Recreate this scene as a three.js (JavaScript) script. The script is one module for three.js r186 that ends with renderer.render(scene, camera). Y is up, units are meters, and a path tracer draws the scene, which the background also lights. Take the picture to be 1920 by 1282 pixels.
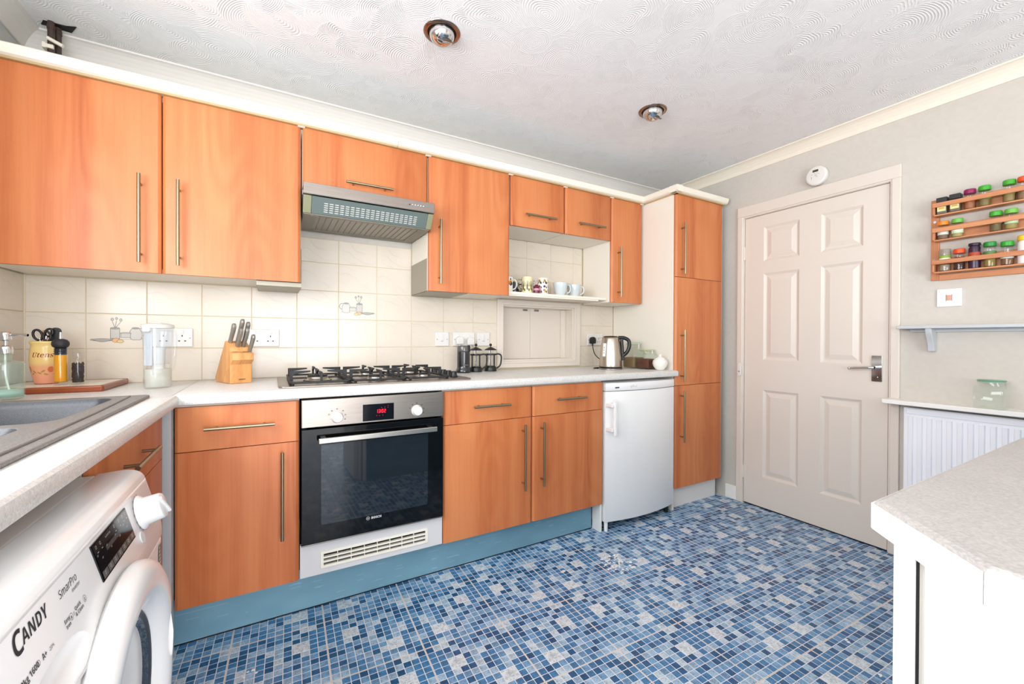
import * as THREE from 'three';
import { RoundedBoxGeometry } from 'three/addons/geometries/RoundedBoxGeometry.js';
import { mergeGeometries, toCreasedNormals } from 'three/addons/utils/BufferGeometryUtils.js';
import { RectAreaLightUniformsLib } from 'three/addons/lights/RectAreaLightUniformsLib.js';
import { Brush, Evaluator, SUBTRACTION } from 'three-bvh-csg';

// ------------------------------------------------------------------ camera, sky, light, exposure
const scene = new THREE.Scene();
const camera = new THREE.PerspectiveCamera(78.37, 1920 / 1282, 0.02, 60);
camera.rotation.order = 'YXZ';
camera.position.set(0, 1.134, 0);
camera.rotation.set(-0.0055457, -0.519996, 0.0038136);
scene.add(camera);
const renderer = new THREE.WebGLRenderer({ antialias: true });
renderer.toneMapping = THREE.LinearToneMapping;
renderer.toneMappingExposure = 0.95;
renderer.shadowMap.enabled = true;
scene.background = new THREE.Color(0.86, 0.94, 1.0);
scene.backgroundIntensity = 1.6;
RectAreaLightUniformsLib.init();
function daylight(w, h, pos, target, intensity, color) {
  const l = new THREE.RectAreaLight(color, intensity, w, h);
  l.position.set(...pos); l.lookAt(...target); l.castShadow = true; l.name = 'daylight_fill'; scene.add(l);
}
// daylight: sink window, lengthened for its light, and an unseen door added for fill
daylight(2.34, 0.72, [-0.90, 1.60, -0.30], [1, 1.60, -0.30], 11.4, new THREE.Color(0.965, 0.995, 1.03));
daylight(2.0, 1.80, [0.39, 1.02, 2.97], [0.39, 1.02, -1], 9.6, new THREE.Color(0.965, 0.995, 1.03));  // fill light at the added front window, behind the camera

// ------------------------------------------------------------------ constants (metres; camera stands above the origin)
const XL = -0.868, XR = 2.875, ZB = -2.45, ZFRONT = 3.0, CE = 2.365, ZW = -2.14, ZF = -1.865, WT = 0.936, WB = 0.898;
let seed = 7;
const rnd = () => { seed = (seed * 1664525 + 1013904223) >>> 0; return seed / 4294967296; };
const rr = (a, b) => a + (b - a) * rnd();

// ------------------------------------------------------------------ periodic value noise and textures
const H = new Float32Array(65536); for (let i = 0; i < 65536; i++) H[i] = rnd();
const hash = (x, y, s) => H[((x * 73 + y * 179 + s * 7919 + (x * y * 13)) & 65535)];
function pn(x, y, px, py, s = 0) {
  const xi = Math.floor(x), yi = Math.floor(y); let fx = x - xi, fy = y - yi;
  fx = fx * fx * (3 - 2 * fx); fy = fy * fy * (3 - 2 * fy);
  const m = (a, n) => ((a % n) + n) % n, x0 = m(xi, px), x1 = m(xi + 1, px), y0 = m(yi, py), y1 = m(yi + 1, py);
  const a = hash(x0, y0, s), b = hash(x1, y0, s), c = hash(x0, y1, s), d = hash(x1, y1, s);
  return a + (b - a) * fx + (c - a) * fy + (a - b - c + d) * fx * fy;
}
function tex(w, h, sizeU, sizeV, fn, srgb = true) {
  const data = new Uint8Array(w * h * 4);
  for (let y = 0; y < h; y++) for (let x = 0; x < w; x++) {
    const c = fn(x / w, y / h), o = (y * w + x) * 4;
    data[o] = Math.max(0, Math.min(255, c[0])); data[o + 1] = Math.max(0, Math.min(255, c[1])); data[o + 2] = Math.max(0, Math.min(255, c[2])); data[o + 3] = 255;
  }
  const t = new THREE.DataTexture(data, w, h, THREE.RGBAFormat);
  t.wrapS = t.wrapT = THREE.RepeatWrapping; t.magFilter = THREE.LinearFilter; t.minFilter = THREE.LinearFilter;
  if (srgb) t.colorSpace = THREE.SRGBColorSpace;
  t.repeat.set(1 / sizeU, 1 / sizeV); t.needsUpdate = true; return t;
}
function woodTex(base, dark, light, sizeU, sizeV, bands, px = 512, py = 1024) {
  return tex(px, py, sizeU, sizeV, (u, v) => {
    const warp = pn(u * 4, v * 3, 4, 3, 1) * 1.2 + pn(u * 9, v * 5, 9, 5, 2) * 0.35;
    const broad = pn(u * bands, v * 1, bands, 1, 3), ring = 0.5 + 0.5 * Math.sin(6.2832 * (pn(u * 6, v * 2, 6, 2, 4) * 5 + warp));
    const fine = pn(u * 190, v * 10, 190, 10, 5), pore = pn(u * 230, v * 40, 230, 40, 6);
    let k = 0.42 * (broad - 0.5) + 0.20 * (ring - 0.5) * Math.pow(pn(u * 5, v * 3, 5, 3, 8), 2) + 0.11 * (fine - 0.5) + 0.12 * (pn(u * 61, v * 4, 61, 4, 7) - 0.5);
    if (pore > 0.93) k -= 0.07;
    const t = Math.max(-1, Math.min(1, k * 2));
    const q = t < 0 ? dark : light, a = Math.abs(t);
    return [0, 1, 2].map((i) => base[i] + (q[i] - base[i]) * a);
  });
}
const T = {
  cherry: woodTex([205, 120, 69], [176, 88, 44], [220, 143, 91], 0.62, 1.3, 13),
  oak: woodTex([205, 138, 92], [160, 92, 52], [222, 164, 118], 0.30, 0.6, 9, 256, 512),
  beech: woodTex([222, 160, 98], [188, 118, 62], [236, 184, 124], 0.16, 0.3, 7, 256, 512),
  worktop: tex(512, 512, 0.42, 0.42, (u, v) => {
    const a = pn(u * 150, v * 150, 150, 150, 11), b = pn(u * 230, v * 230, 230, 230, 12), c = pn(u * 6, v * 6, 6, 6, 13);
    let k = (a - 0.5) * 22 + (b - 0.5) * 26 + (c - 0.5) * 6; if (a > 0.9) k -= 26;
    return [219 + k, 216 + k, 211 + k * 0.9];
  }),
  marble: tex(512, 512, 0.83, 0.83, (u, v) => {
    const w = pn(u * 7, v * 7, 7, 7, 21) * 1.1 + pn(u * 23, v * 23, 23, 23, 22) * 0.5;
    const vein = Math.pow(1 - Math.abs(Math.sin(3.1416 * (u * 9 + v * 17 + w))), 6), patch = pn(u * 9, v * 9, 9, 9, 23);
    const k = vein * 11 * Math.max(0, patch * 2 - 0.7) + (patch - 0.5) * 4;
    return [226 - k, 214 - k, 198 - k * 0.9];
  }),
  mottle: tex(512, 512, 0.31, 0.31, (u, v) => {
    const a = pn(u * 60, v * 60, 60, 60, 31), b = pn(u * 120, v * 120, 120, 120, 32), c = pn(u * 24, v * 24, 24, 24, 33);
    let k = (a - 0.5) * 80 + (b - 0.5) * 50 + (c - 0.5) * 36; if (a > 0.84 && b > 0.45) k -= 95;
    return [236 + k * 0.8, 237 + k * 0.8, 238 + k * 0.8];
  }),
  granite: tex(256, 256, 0.1, 0.1, (u, v) => {
    const a = pn(u * 90, v * 90, 90, 90, 41), b = pn(u * 50, v * 50, 50, 50, 42), k = (a - 0.5) * 44 + (b - 0.5) * 20;
    return [112 + k, 109 + k, 107 + k];
  }),
  plaster: tex(512, 512, 1.3, 1.3, (u, v) => { const k = (pn(u * 5, v * 5, 5, 5, 51) - 0.5) * 8 + (pn(u * 90, v * 90, 90, 90, 52) - 0.5) * 4; return [206 + k, 199 + k, 189 + k]; }),
  paintBlue: tex(512, 128, 1.2, 0.3, (u, v) => { const k = (pn(u * 12, v * 8, 12, 8, 61) - 0.5) * 10, s = pn(u * 14, v * 60, 14, 60, 62); const q = s > 0.9 ? 22 : 0; return [122 + k + q, 164 + k + q, 182 + k + q]; }),
  steel: tex(512, 256, 0.5, 0.25, (u, v) => { const k = (pn(u * 8, v * 250, 8, 250, 71) - 0.5) * 14; return [158 + k, 148 + k, 140 + k]; }),
};
// swirled textured-plaster ceiling: overlapping combed fans as relief
T.artex = (() => {
  const N = 2048, size = 2.2, hgt = new Float32Array(N * N).fill(0.5), k = N / size;
  for (let n = 0; n < 1000; n++) {
    const cx = rnd(), cy = rnd(), R = rr(0.07, 0.125) * k, ox = rr(-0.35, 0.35) * R, oy = rr(-0.35, 0.35) * R, el = rr(0.7, 1.15), an = rr(0, 6.28), ca = Math.cos(an), sa = Math.sin(an), open = rr(0.35, 0.7);
    const x0 = Math.floor(cx * N - R), y0 = Math.floor(cy * N - R), ph = rr(0, 6.28), pitch = rr(0.0065, 0.009) * k, calm = rr(0.5, 1);
    for (let y = y0; y < y0 + 2 * R; y++) for (let x = x0; x < x0 + 2 * R; x++) {
      const dx = x - cx * N, dy = y - cy * N, r = Math.hypot(dx, dy); if (r > R) continue;
      const qx = (dx - ox) * ca + (dy - oy) * sa, qy = (-(dx - ox) * sa + (dy - oy) * ca) * el;
      const d = Math.hypot(qx, qy + (qx > 0 ? 0 : qx * open));
      const edge = Math.min(1, (R - r) / (0.10 * R));
      const i = (((y % N) + N) % N) * N + (((x % N) + N) % N);
      const fade = calm * (0.6 + 0.4 * pn(x / 60, y / 60, 997, 997, 81));
      const w = 0.42 + 0.46 * fade * Math.pow(0.5 + 0.5 * Math.sin(6.2832 * d / pitch + ph), 2.2);
      hgt[i] = hgt[i] * (1 - edge) + w * edge + (1 - edge) * edge * 0.25;
    }
  }
  const data = new Uint8Array(N * N * 4);
  for (let i = 0; i < N * N; i++) { const v = Math.max(0, Math.min(255, hgt[i] * 255)); data[4 * i] = data[4 * i + 1] = data[4 * i + 2] = v; data[4 * i + 3] = 255; }
  const t = new THREE.DataTexture(data, N, N, THREE.RGBAFormat);
  t.wrapS = t.wrapT = THREE.RepeatWrapping; t.magFilter = t.minFilter = THREE.LinearFilter; t.repeat.set(1 / size, 1 / size); t.needsUpdate = true; return t;
})();

// ------------------------------------------------------------------ materials
const mat = (c, r = 0.5, m = 0, x = {}) => new THREE.MeshPhysicalMaterial({ color: c, roughness: r, metalness: m, ...x });
const M = {
  cherry: mat('#ffffff', 0.42, 0, { map: T.cherry }),
  oak: mat('#ffffff', 0.5, 0, { map: T.oak }),
  beech: mat('#ffffff', 0.45, 0, { map: T.beech }),
  walnutEdge: mat('#9c4f24', 0.35),
  worktop: mat('#ffffff', 0.32, 0, { map: T.worktop }),
  tile: mat('#ffffff', 0.22, 0, { map: T.marble }),
  grout: mat('#d9c9a6', 0.9),
  wall: mat('#ffffff', 0.85, 0, { map: T.plaster }),
  wallGrey: mat('#c9cac6', 0.85),
  ceiling: mat('#f2f2f2', 0.8, 0, { bumpMap: T.artex, bumpScale: 0.0045 }),
  coving: mat('#f4ead9', 0.6), covingShaded: mat('#e9e5df', 0.6),  // back and left coving made greyer: their shade is in the colour
  white: mat('#f3efe9', 0.45), whiteGloss: mat('#f5f2ee', 0.22), doorWhite: mat('#e2d7cb', 0.38), creamPanel: mat('#f1e9db', 0.45),
  appliance: mat('#f4f2f0', 0.25, 0, { clearcoat: 0.4, clearcoatRoughness: 0.2 }), applianceGrey: mat('#d9d6d6', 0.4),
  cornice: mat('#f3ecdc', 0.45), corniceGold: mat('#c2a878', 0.5),
  nickel: mat('#a0957a', 0.34, 1), shield: mat('#a39c8c', 0.45, 0.4), chrome: mat('#d8d8d8', 0.08, 1), steel: mat('#ffffff', 0.34, 1, { map: T.steel }), steelPlain: mat('#bdb7ae', 0.3, 1), steelDark: mat('#8f8a82', 0.38, 1),
  black: mat('#141414', 0.4), blackGloss: mat('#08090b', 0.06, 0, { specularIntensity: 0.75 }), castIron: mat('#1b1a1a', 0.55), rubber: mat('#3a3c40', 0.35), dark: mat('#0c0b0a', 0.7),
  plinth: mat('#ffffff', 0.55, 0, { map: T.paintBlue }), postGrey: mat('#b9bfc2', 0.5),
  glass: mat('#fdfefe', 0.02, 0, { transmission: 1, thickness: 0, ior: 1.45 }),
  glassGreen: mat('#fbfefc', 0.03, 0, { transmission: 1, thickness: 0, ior: 1.45 }),
  glassSolidGreen: mat('#eaf6f1', 0.05, 0, { transmission: 0.92, thickness: 0, ior: 1.45 }),
  clear: mat('#fbfcfd', 0.05, 0, { transmission: 1, thickness: 0, ior: 1.4 }),
  granite: mat('#ffffff', 0.38, 0, { map: T.granite }), graniteBowlShade: mat('#8e97a6', 0.35, 0, { map: T.granite }),  // bowl tint darker than the rim, shade of the recess in the colour
  plastic: mat('#e6e2dc', 0.35), plasticCool: mat('#e6e3df', 0.35), ceramic: mat('#f3efe6', 0.15), cupBlue: mat('#d0d8d7', 0.12),
  hoodGrey: mat('#66726e', 0.5), hoodTrim: mat('#8f9070', 0.5), filter: mat('#857e70', 0.45, 0.5),
  greyPaint: mat('#c4c7c9', 0.5), radiator: mat('#f8f7fb', 0.35), brownPipe: mat('#43332c', 0.5),
};

// ------------------------------------------------------------------ object helpers
const used = {};
const numbered = (n) => { used[n] = (used[n] ?? -1) + 1; return used[n] ? `${n}_${String(used[n]).padStart(3, '0')}` : n; };
const shade = (o) => { o.castShadow = o.receiveShadow = true; return o; };
function thing(name, label, category, pos = [0, 0, 0], turn = 0, group) {
  const o = new THREE.Group(); o.name = numbered(name); o.position.set(...pos); o.rotation.y = turn;
  o.userData = { label, category }; if (group) o.userData.group = group; scene.add(o); return o;
}
function struct(name, pos = [0, 0, 0]) { const o = new THREE.Group(); o.name = numbered(name); o.position.set(...pos); o.userData = { kind: 'structure' }; scene.add(o); return o; }
const kids = new WeakMap();
function part(t, name, geo, material, label) {
  const g = Array.isArray(geo) ? mg(geo) : geo, m = shade(new THREE.Mesh(g, material));
  m.name = name; if (label) m.userData.label = label; t.add(m); return m;
}
// the same, for geometry made in world coordinates under an unturned thing
function wpart(t, name, geo, material, label) { const g = Array.isArray(geo) ? mg(geo) : geo; g.translate(-t.position.x, -t.position.y, -t.position.z); return part(t, name, g, material, label); }
function mg(list) {
  return mergeGeometries(list.map((g) => {
    let q = g.index ? g.toNonIndexed() : g.clone();
    for (const k of Object.keys(q.attributes)) if (!['position', 'normal', 'uv'].includes(k)) q.deleteAttribute(k);
    if (!q.attributes.uv) q.setAttribute('uv', new THREE.BufferAttribute(new Float32Array(q.attributes.position.count * 2), 2));
    q.morphAttributes = {}; return q;
  }), false);
}
function buv(g, ou = 0, ov = 0, swap = false) {                       // uv in metres from the dominant axis of the normal
  const p = g.attributes.position, n = g.attributes.normal, uv = new Float32Array(p.count * 2);
  for (let i = 0; i < p.count; i++) {
    const ax = Math.abs(n.getX(i)), ay = Math.abs(n.getY(i)), az = Math.abs(n.getZ(i));
    let u, v; if (ay >= ax && ay >= az) { u = p.getX(i); v = p.getZ(i); } else if (ax > az) { u = p.getZ(i); v = p.getY(i); } else { u = p.getX(i); v = p.getY(i); }
    if (swap) [u, v] = [v, u];
    uv[2 * i] = u + ou; uv[2 * i + 1] = v + ov;
  }
  g.setAttribute('uv', new THREE.BufferAttribute(uv, 2)); return g;
}
const bb = (x0, x1, y0, y1, z0, z1, r = 0.002, seg = 2) => {          // rounded box from limits
  const w = x1 - x0, h = y1 - y0, d = z1 - z0, rad = Math.min(r, w / 2.01, h / 2.01, d / 2.01);
  const g = r > 0 ? new RoundedBoxGeometry(w, h, d, seg, rad) : new THREE.BoxGeometry(w, h, d).toNonIndexed();
  g.translate((x0 + x1) / 2, (y0 + y1) / 2, (z0 + z1) / 2); return buv(g);
};
const cyl = (r0, r1, y0, y1, x = 0, z = 0, seg = 24, open = false) => { const g = new THREE.CylinderGeometry(r1, r0, y1 - y0, seg, 1, open); g.translate(x, (y0 + y1) / 2, z); return g; };
const sph = (r, x, y, z, sx = 1, sy = 1, sz = 1, ws = 24, hs = 16) => { const g = new THREE.SphereGeometry(r, ws, hs); g.scale(sx, sy, sz); g.translate(x, y, z); return g; };
const lathe = (pts, seg = 32) => new THREE.LatheGeometry(pts.map(([r, y]) => new THREE.Vector2(r, y)), seg);
const tube = (pts, r, seg = 24, rs = 8, closed = false) => new THREE.TubeGeometry(new THREE.CatmullRomCurve3(pts.map((p) => new THREE.Vector3(...p)), closed), seg, r, rs, closed);
function rod(a, b, r, seg = 10) {
  const A = new THREE.Vector3(...a), B = new THREE.Vector3(...b), d = B.clone().sub(A), g = new THREE.CylinderGeometry(r, r, d.length(), seg);
  g.applyQuaternion(new THREE.Quaternion().setFromUnitVectors(new THREE.Vector3(0, 1, 0), d.normalize())); g.translate((A.x + B.x) / 2, (A.y + B.y) / 2, (A.z + B.z) / 2); return g;
}
function rrect(x0, y0, x1, y1, r, C = THREE.Shape) {
  const s = new C(); s.moveTo(x0 + r, y0); s.lineTo(x1 - r, y0); s.absarc(x1 - r, y0 + r, r, -Math.PI / 2, 0); s.lineTo(x1, y1 - r); s.absarc(x1 - r, y1 - r, r, 0, Math.PI / 2);
  s.lineTo(x0 + r, y1); s.absarc(x0 + r, y1 - r, r, Math.PI / 2, Math.PI); s.lineTo(x0, y0 + r); s.absarc(x0 + r, y0 + r, r, Math.PI, Math.PI * 1.5); return s;
}
const poly = (pts, C = THREE.Shape) => { const s = new C(); pts.forEach(([x, y], i) => (i ? s.lineTo(x, y) : s.moveTo(x, y))); s.closePath(); return s; };
const ext = (shape, depth, bevel = 0, seg = 8) => new THREE.ExtrudeGeometry(shape, { depth: depth - 2 * bevel, bevelEnabled: bevel > 0, bevelSize: bevel, bevelThickness: bevel, bevelSegments: 2, bevelOffset: -bevel, curveSegments: seg }).translate(0, 0, bevel);
const extY = (shape, y0, y1, bevel = 0, seg = 8) => { const g = ext(shape, y1 - y0, bevel, seg); g.rotateX(Math.PI / 2); g.translate(0, y1, 0); return g; };   // shape in (x, z), extruded down from y1
const extX = (shape, x0, x1, bevel = 0, seg = 8) => { const g = ext(shape, x1 - x0, bevel, seg); g.rotateY(Math.PI / 2); g.scale(1, 1, -1); flip(g); g.translate(x0, 0, 0); return g; };      // shape in (z, y), extruded along +x
function flip(g) { const p = g.attributes.position, q = g.index ? g.toNonIndexed() : g; for (const k of Object.keys(q.attributes)) { const a = q.attributes[k], s = a.itemSize; for (let i = 0; i < a.count; i += 3) for (let c = 0; c < s; c++) { const t = a.array[(i + 1) * s + c]; a.array[(i + 1) * s + c] = a.array[(i + 2) * s + c]; a.array[(i + 2) * s + c] = t; } } q.computeVertexNormals(); return q; }
const extZ = (shape, z0, z1, bevel = 0, seg = 8) => ext(shape, z1 - z0, bevel, seg).translate(0, 0, z0);                                // shape in (x, y), extruded along +z
const ringProfile = (outer, inner) => { outer.holes.push(inner); return outer; };
// flat print: a canvas on a thin plane. basis: origin, right, up
function canvasTex(w, h, draw) {
  const c = document.createElement('canvas'); c.width = w; c.height = h; draw(c.getContext('2d'), w, h);
  const t = new THREE.CanvasTexture(c); t.colorSpace = THREE.SRGBColorSpace; t.magFilter = THREE.LinearFilter; return t;
}
function decal(t, name, w, h, at, right, up, px, draw, o = {}) {
  const R = new THREE.Vector3(...right).normalize(), U = new THREE.Vector3(...up).normalize(), N = R.clone().cross(U);
  const g = new THREE.PlaneGeometry(w, h); g.applyMatrix4(new THREE.Matrix4().makeBasis(R, U, N).setPosition(...at));
  const m = mat('#ffffff', o.rough ?? 0.5, 0, { map: canvasTex(px, Math.round(px * h / w), draw), transparent: !o.opaque });
  if (o.glow) { m.emissive = new THREE.Color(o.glow); m.emissiveMap = m.map; m.emissiveIntensity = o.glowBy ?? 1; }
  return part(t, name, g, m, o.label);
}
function rloop(x0, y0, x1, y1, r, n = 6) {                               // points of a rounded rectangle, always 4 (n + 1) of them
  const out = []; for (const [cx, cy, a] of [[x1 - r, y0 + r, -1], [x1 - r, y1 - r, 0], [x0 + r, y1 - r, 1], [x0 + r, y0 + r, 2]]) for (let i = 0; i <= n; i++) { const t = (a + i / n) * Math.PI / 2; out.push([cx + Math.cos(t) * r, cy + Math.sin(t) * r]); }
  return out;
}

// ================================================================== THE SETTING
const floor = struct('floor'), ceiling = struct('ceiling'), wallBack = struct('wall_back'), wallLeft = struct('wall_left'), wallRight = struct('wall_right'), wallFront = struct('wall_front');
// a bevelled plate facing +z: front at z = 0, back at z = -d
function chip(w, h, d, c) {
  const a = w / 2, b = h / 2, A = a - c, B = b - c, P = [[-A, -B, 0], [A, -B, 0], [A, B, 0], [-A, B, 0], [-a, -b, -c], [a, -b, -c], [a, b, -c], [-a, b, -c], [-a, -b, -d], [a, -b, -d], [a, b, -d], [-a, b, -d]];
  const pos = [], q = (i, j, k, l) => pos.push(...P[i], ...P[j], ...P[k], ...P[i], ...P[k], ...P[l]);
  q(0, 1, 2, 3); for (let i = 0; i < 4; i++) { const j = (i + 1) % 4; q(4 + i, 4 + j, j, i); q(8 + i, 8 + j, 4 + j, 4 + i); }
  const g = new THREE.BufferGeometry(); g.setAttribute('position', new THREE.Float32BufferAttribute(pos, 3)); g.computeVertexNormals(); return buv(g);
}
// ---- walls, ceiling
const hatchHole = [1.326, 0.988, 1.921, 1.366];
part(wallBack, 'masonry', buv(extZ(ringProfile(poly([[XL - 0.2, -0.1], [XR + 0.2, -0.1], [XR + 0.2, CE + 0.1], [XL - 0.2, CE + 0.1]]), poly([[hatchHole[0], hatchHole[1]], [hatchHole[2], hatchHole[1]], [hatchHole[2], hatchHole[3]], [hatchHole[0], hatchHole[3]]], THREE.Path)), ZB - 0.16, ZB - 0.006)), M.wall);
part(wallBack, 'grout', buv(extZ(ringProfile(poly([[XL, 0.9], [2.316, 0.9], [2.316, 1.80], [1.2, 1.80], [1.2, 1.668], [XL, 1.668]]), poly([[hatchHole[0], hatchHole[1]], [hatchHole[2], hatchHole[1]], [hatchHole[2], hatchHole[3]], [hatchHole[0], hatchHole[3]]], THREE.Path)), ZB - 0.006, ZB - 0.0022)), M.grout);
const winA = [-1.5, 1.22, 0.9, 1.98], addedWin = [-0.66, 0.08, 1.44, 1.96], doorO = [-1.745, 0, -0.945, 1.985];
const holeP = (q) => poly([[q[0], q[1]], [q[2], q[1]], [q[2], q[3]], [q[0], q[3]]], THREE.Path);
part(wallLeft, 'masonry', buv(extX(ringProfile(poly([[ZB, -0.1], [ZFRONT, -0.1], [ZFRONT, CE + 0.1], [ZB, CE + 0.1]]), holeP(winA)), XL - 0.2, XL - 0.006)), M.wallGrey);
part(wallLeft, 'grout', buv(bb(XL - 0.006, XL - 0.0022, 0.9, 1.393, ZB, -1.85, 0)), M.grout);
{
  const s = poly([[ZB, -0.1], [doorO[0], -0.1], [doorO[0], doorO[3]], [doorO[2], doorO[3]], [doorO[2], -0.1], [ZFRONT, -0.1], [ZFRONT, CE + 0.1], [ZB, CE + 0.1]]);
  part(wallRight, 'masonry', buv(extX(s, XR, XR + 0.16)), M.wall);
}
part(wallFront, 'masonry', buv(extZ(ringProfile(poly([[XL - 0.2, -0.1], [XR + 0.2, -0.1], [XR + 0.2, CE + 0.1], [XL - 0.2, CE + 0.1]]), holeP(addedWin)), ZFRONT, ZFRONT + 0.16)), M.wall);
part(ceiling, 'plaster', buv(bb(XL - 0.2, XR + 0.2, CE, CE + 0.12, ZB - 0.16, ZFRONT + 0.16, 0)), M.ceiling);
// ---- wall tiles
const tileGeo = {};
function wallTile(w, h, x, y, material, ou) {
  const key = `${w.toFixed(3)}_${h.toFixed(3)}_${ou}`;
  tileGeo[key] ??= buv(chip(w - 0.0025, h - 0.0025, 0.005, 0.0012), ou * 0.237, ou * 0.391);
  const m = shade(new THREE.Mesh(tileGeo[key], material)); m.name = 'wall_tile'; m.position.set(x, y, ZB); return m;
}
const tx = [XL, -0.687, -0.487, -0.287, -0.087, 0.113, 0.315, 0.517, 0.717, 0.917, 1.117, 1.3], ty = [0.937, 1.088, 1.24, 1.391, 1.541, 1.667];
let tk = 0; const W0c = 1.392;
// utensil still life printed on three tiles
function stillLife(flip) {
  return (c, w, h) => {
    c.fillStyle = '#e1d5c5'; c.fillRect(0, 0, w, h);
    if (flip) { c.translate(w, 0); c.scale(-1, 1); }
    const S = w / 200; c.scale(S, S); c.lineWidth = 2; c.strokeStyle = '#66625c';
    const el = (x, y, rx, ry, f, st = true) => { c.beginPath(); c.ellipse(x, y, rx, ry, 0, 0, 6.3); if (f) { c.fillStyle = f; c.fill(); } if (st) c.stroke(); };
    c.strokeStyle = '#a9a49b'; c.beginPath(); c.moveTo(12, 112); c.lineTo(190, 108); c.stroke(); c.strokeStyle = '#77736c';
    el(52, 112, 38, 5, '#b9b4ab'); c.beginPath(); c.moveTo(18, 108); c.quadraticCurveTo(50, 132, 86, 108); c.fillStyle = '#aaa59c'; c.fill(); c.stroke();
    c.fillStyle = '#c3beb6'; c.fillRect(78, 62, 30, 44); c.strokeRect(78, 62, 30, 44); el(93, 62, 15, 4, '#98938b');
    for (const [a, b, d] of [[84, 24, 6], [98, 20, 5], [112, 26, 6]]) { c.beginPath(); c.moveTo(93, 62); c.lineTo(a, b + 8); c.stroke(); el(a, b, d * 0.7, d, '#b2ada5'); }
    c.beginPath(); c.moveTo(150, 62); c.bezierCurveTo(136, 76, 138, 108, 152, 112); c.lineTo(176, 112); c.bezierCurveTo(188, 104, 184, 72, 172, 62); c.closePath(); c.fillStyle = '#cbc6be'; c.fill(); c.stroke();
    el(161, 61, 12, 3.5, '#8f8a82'); c.beginPath(); c.arc(180, 78, 16, -1.9, 1.3); c.lineWidth = 3; c.stroke(); c.lineWidth = 1.6;
    el(128, 84, 18, 5, '#bdb8af'); c.fillStyle = '#c7c2ba'; c.fillRect(112, 84, 32, 18); c.strokeRect(112, 84, 32, 18);
    el(96, 114, 13, 9, '#eab07a'); el(110, 118, 11, 7, '#e2c27d');
  };
}
const pictureTile = (f) => mat('#ffffff', 0.22, 0, { map: canvasTex(400, 300, stillLife(f)) });
const pictures = { '1_1': pictureTile(false), '6_2': pictureTile(true) };
function pictureUV(g, w, h) { const p = g.attributes.position, uv = g.attributes.uv; for (let i = 0; i < p.count; i++) uv.setXY(i, p.getX(i) / w + 0.5, p.getY(i) / h + 0.5); return g; }
function addTile(x0, x1, y0, y1, pic) {
  const w = x1 - x0, h = y1 - y0;
  const m = wallTile(w, h, (x0 + x1) / 2, (y0 + y1) / 2, pic || M.tile, tk++ % 5);
  if (pic) m.geometry = pictureUV(chip(w - 0.0025, h - 0.0025, 0.005, 0.0012), w, h);
  wallBack.add(m);
}
for (let i = 0; i < tx.length - 1; i++) for (let j = 0; j < 5; j++) {
  if (j >= 3 && (tx[i + 1] < 0.2 || tx[i] > 0.6)) continue;
  addTile(tx[i], tx[i + 1], ty[j], ty[j + 1], pictures[`${i}_${j}`]);
}
for (const [x0, x1] of [[1.976, 2.117], [2.117, 2.312]]) for (let j = 0; j < 3; j++) addTile(x0, x1, ty[j], ty[j + 1]);
for (const [x0, x1, k] of [[1.2, 1.317, 0], [1.317, 1.517, 1], [1.517, 1.717, 2], [1.717, 1.917, 3], [1.917, 2.0, 4]]) {
  addTile(x0, x1, 1.396, 1.541, k === 1 ? pictureTile(false) : null); addTile(x0, x1, 1.541, 1.69); addTile(x0, x1, 1.69, 1.81);
}
for (let i = 0; i < 3; i++) for (let j = 0; j < 3; j++) {
  const m = wallTile(0.2, ty[j + 1] - ty[j], 0, 0, M.tile, tk++ % 5); m.rotation.y = Math.PI / 2; m.position.set(XL, (ty[j] + ty[j + 1]) / 2, ZB + 0.1 + 0.2 * i); wallLeft.add(m);
}
part(wallBack, 'corner_seal', bb(XL - 0.006, XL + 0.0035, WT, W0c, ZB - 0.006, ZB + 0.0035, 0.001), mat('#e6d8bf', 0.6));
// ---- coving, skirting
const cov = [[0, 0], [0.07, 0], [0.07, -0.006], [0.058, -0.009], [0.045, -0.016], [0.03, -0.029], [0.018, -0.043], [0.011, -0.056], [0.007, -0.063], [0, -0.063]];
const t1 = struct('trim_1'), t2 = struct('trim_2'), t3 = struct('trim_3'), sk = struct('baseboard_right');
part(t1, 'coving', buv(extX(poly(cov.map(([d, y]) => [ZB - 0.005 + d, CE + y])), XL, XR)), M.covingShaded);
part(t2, 'coving', buv(extZ(poly(cov.map(([d, y]) => [XR - d, CE + y])), ZB, ZFRONT)), M.coving);
part(t3, 'coving', buv(extZ(poly(cov.map(([d, y]) => [XL - 0.005 + d, CE + y])), ZB, ZFRONT)), M.covingShaded);
part(sk, 'skirting', [bb(XR - 0.016, XR, 0, 0.098, -1.87, -1.787, 0.004), bb(XR - 0.016, XR, 0, 0.098, -0.898, ZFRONT, 0.004)], M.white);
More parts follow.
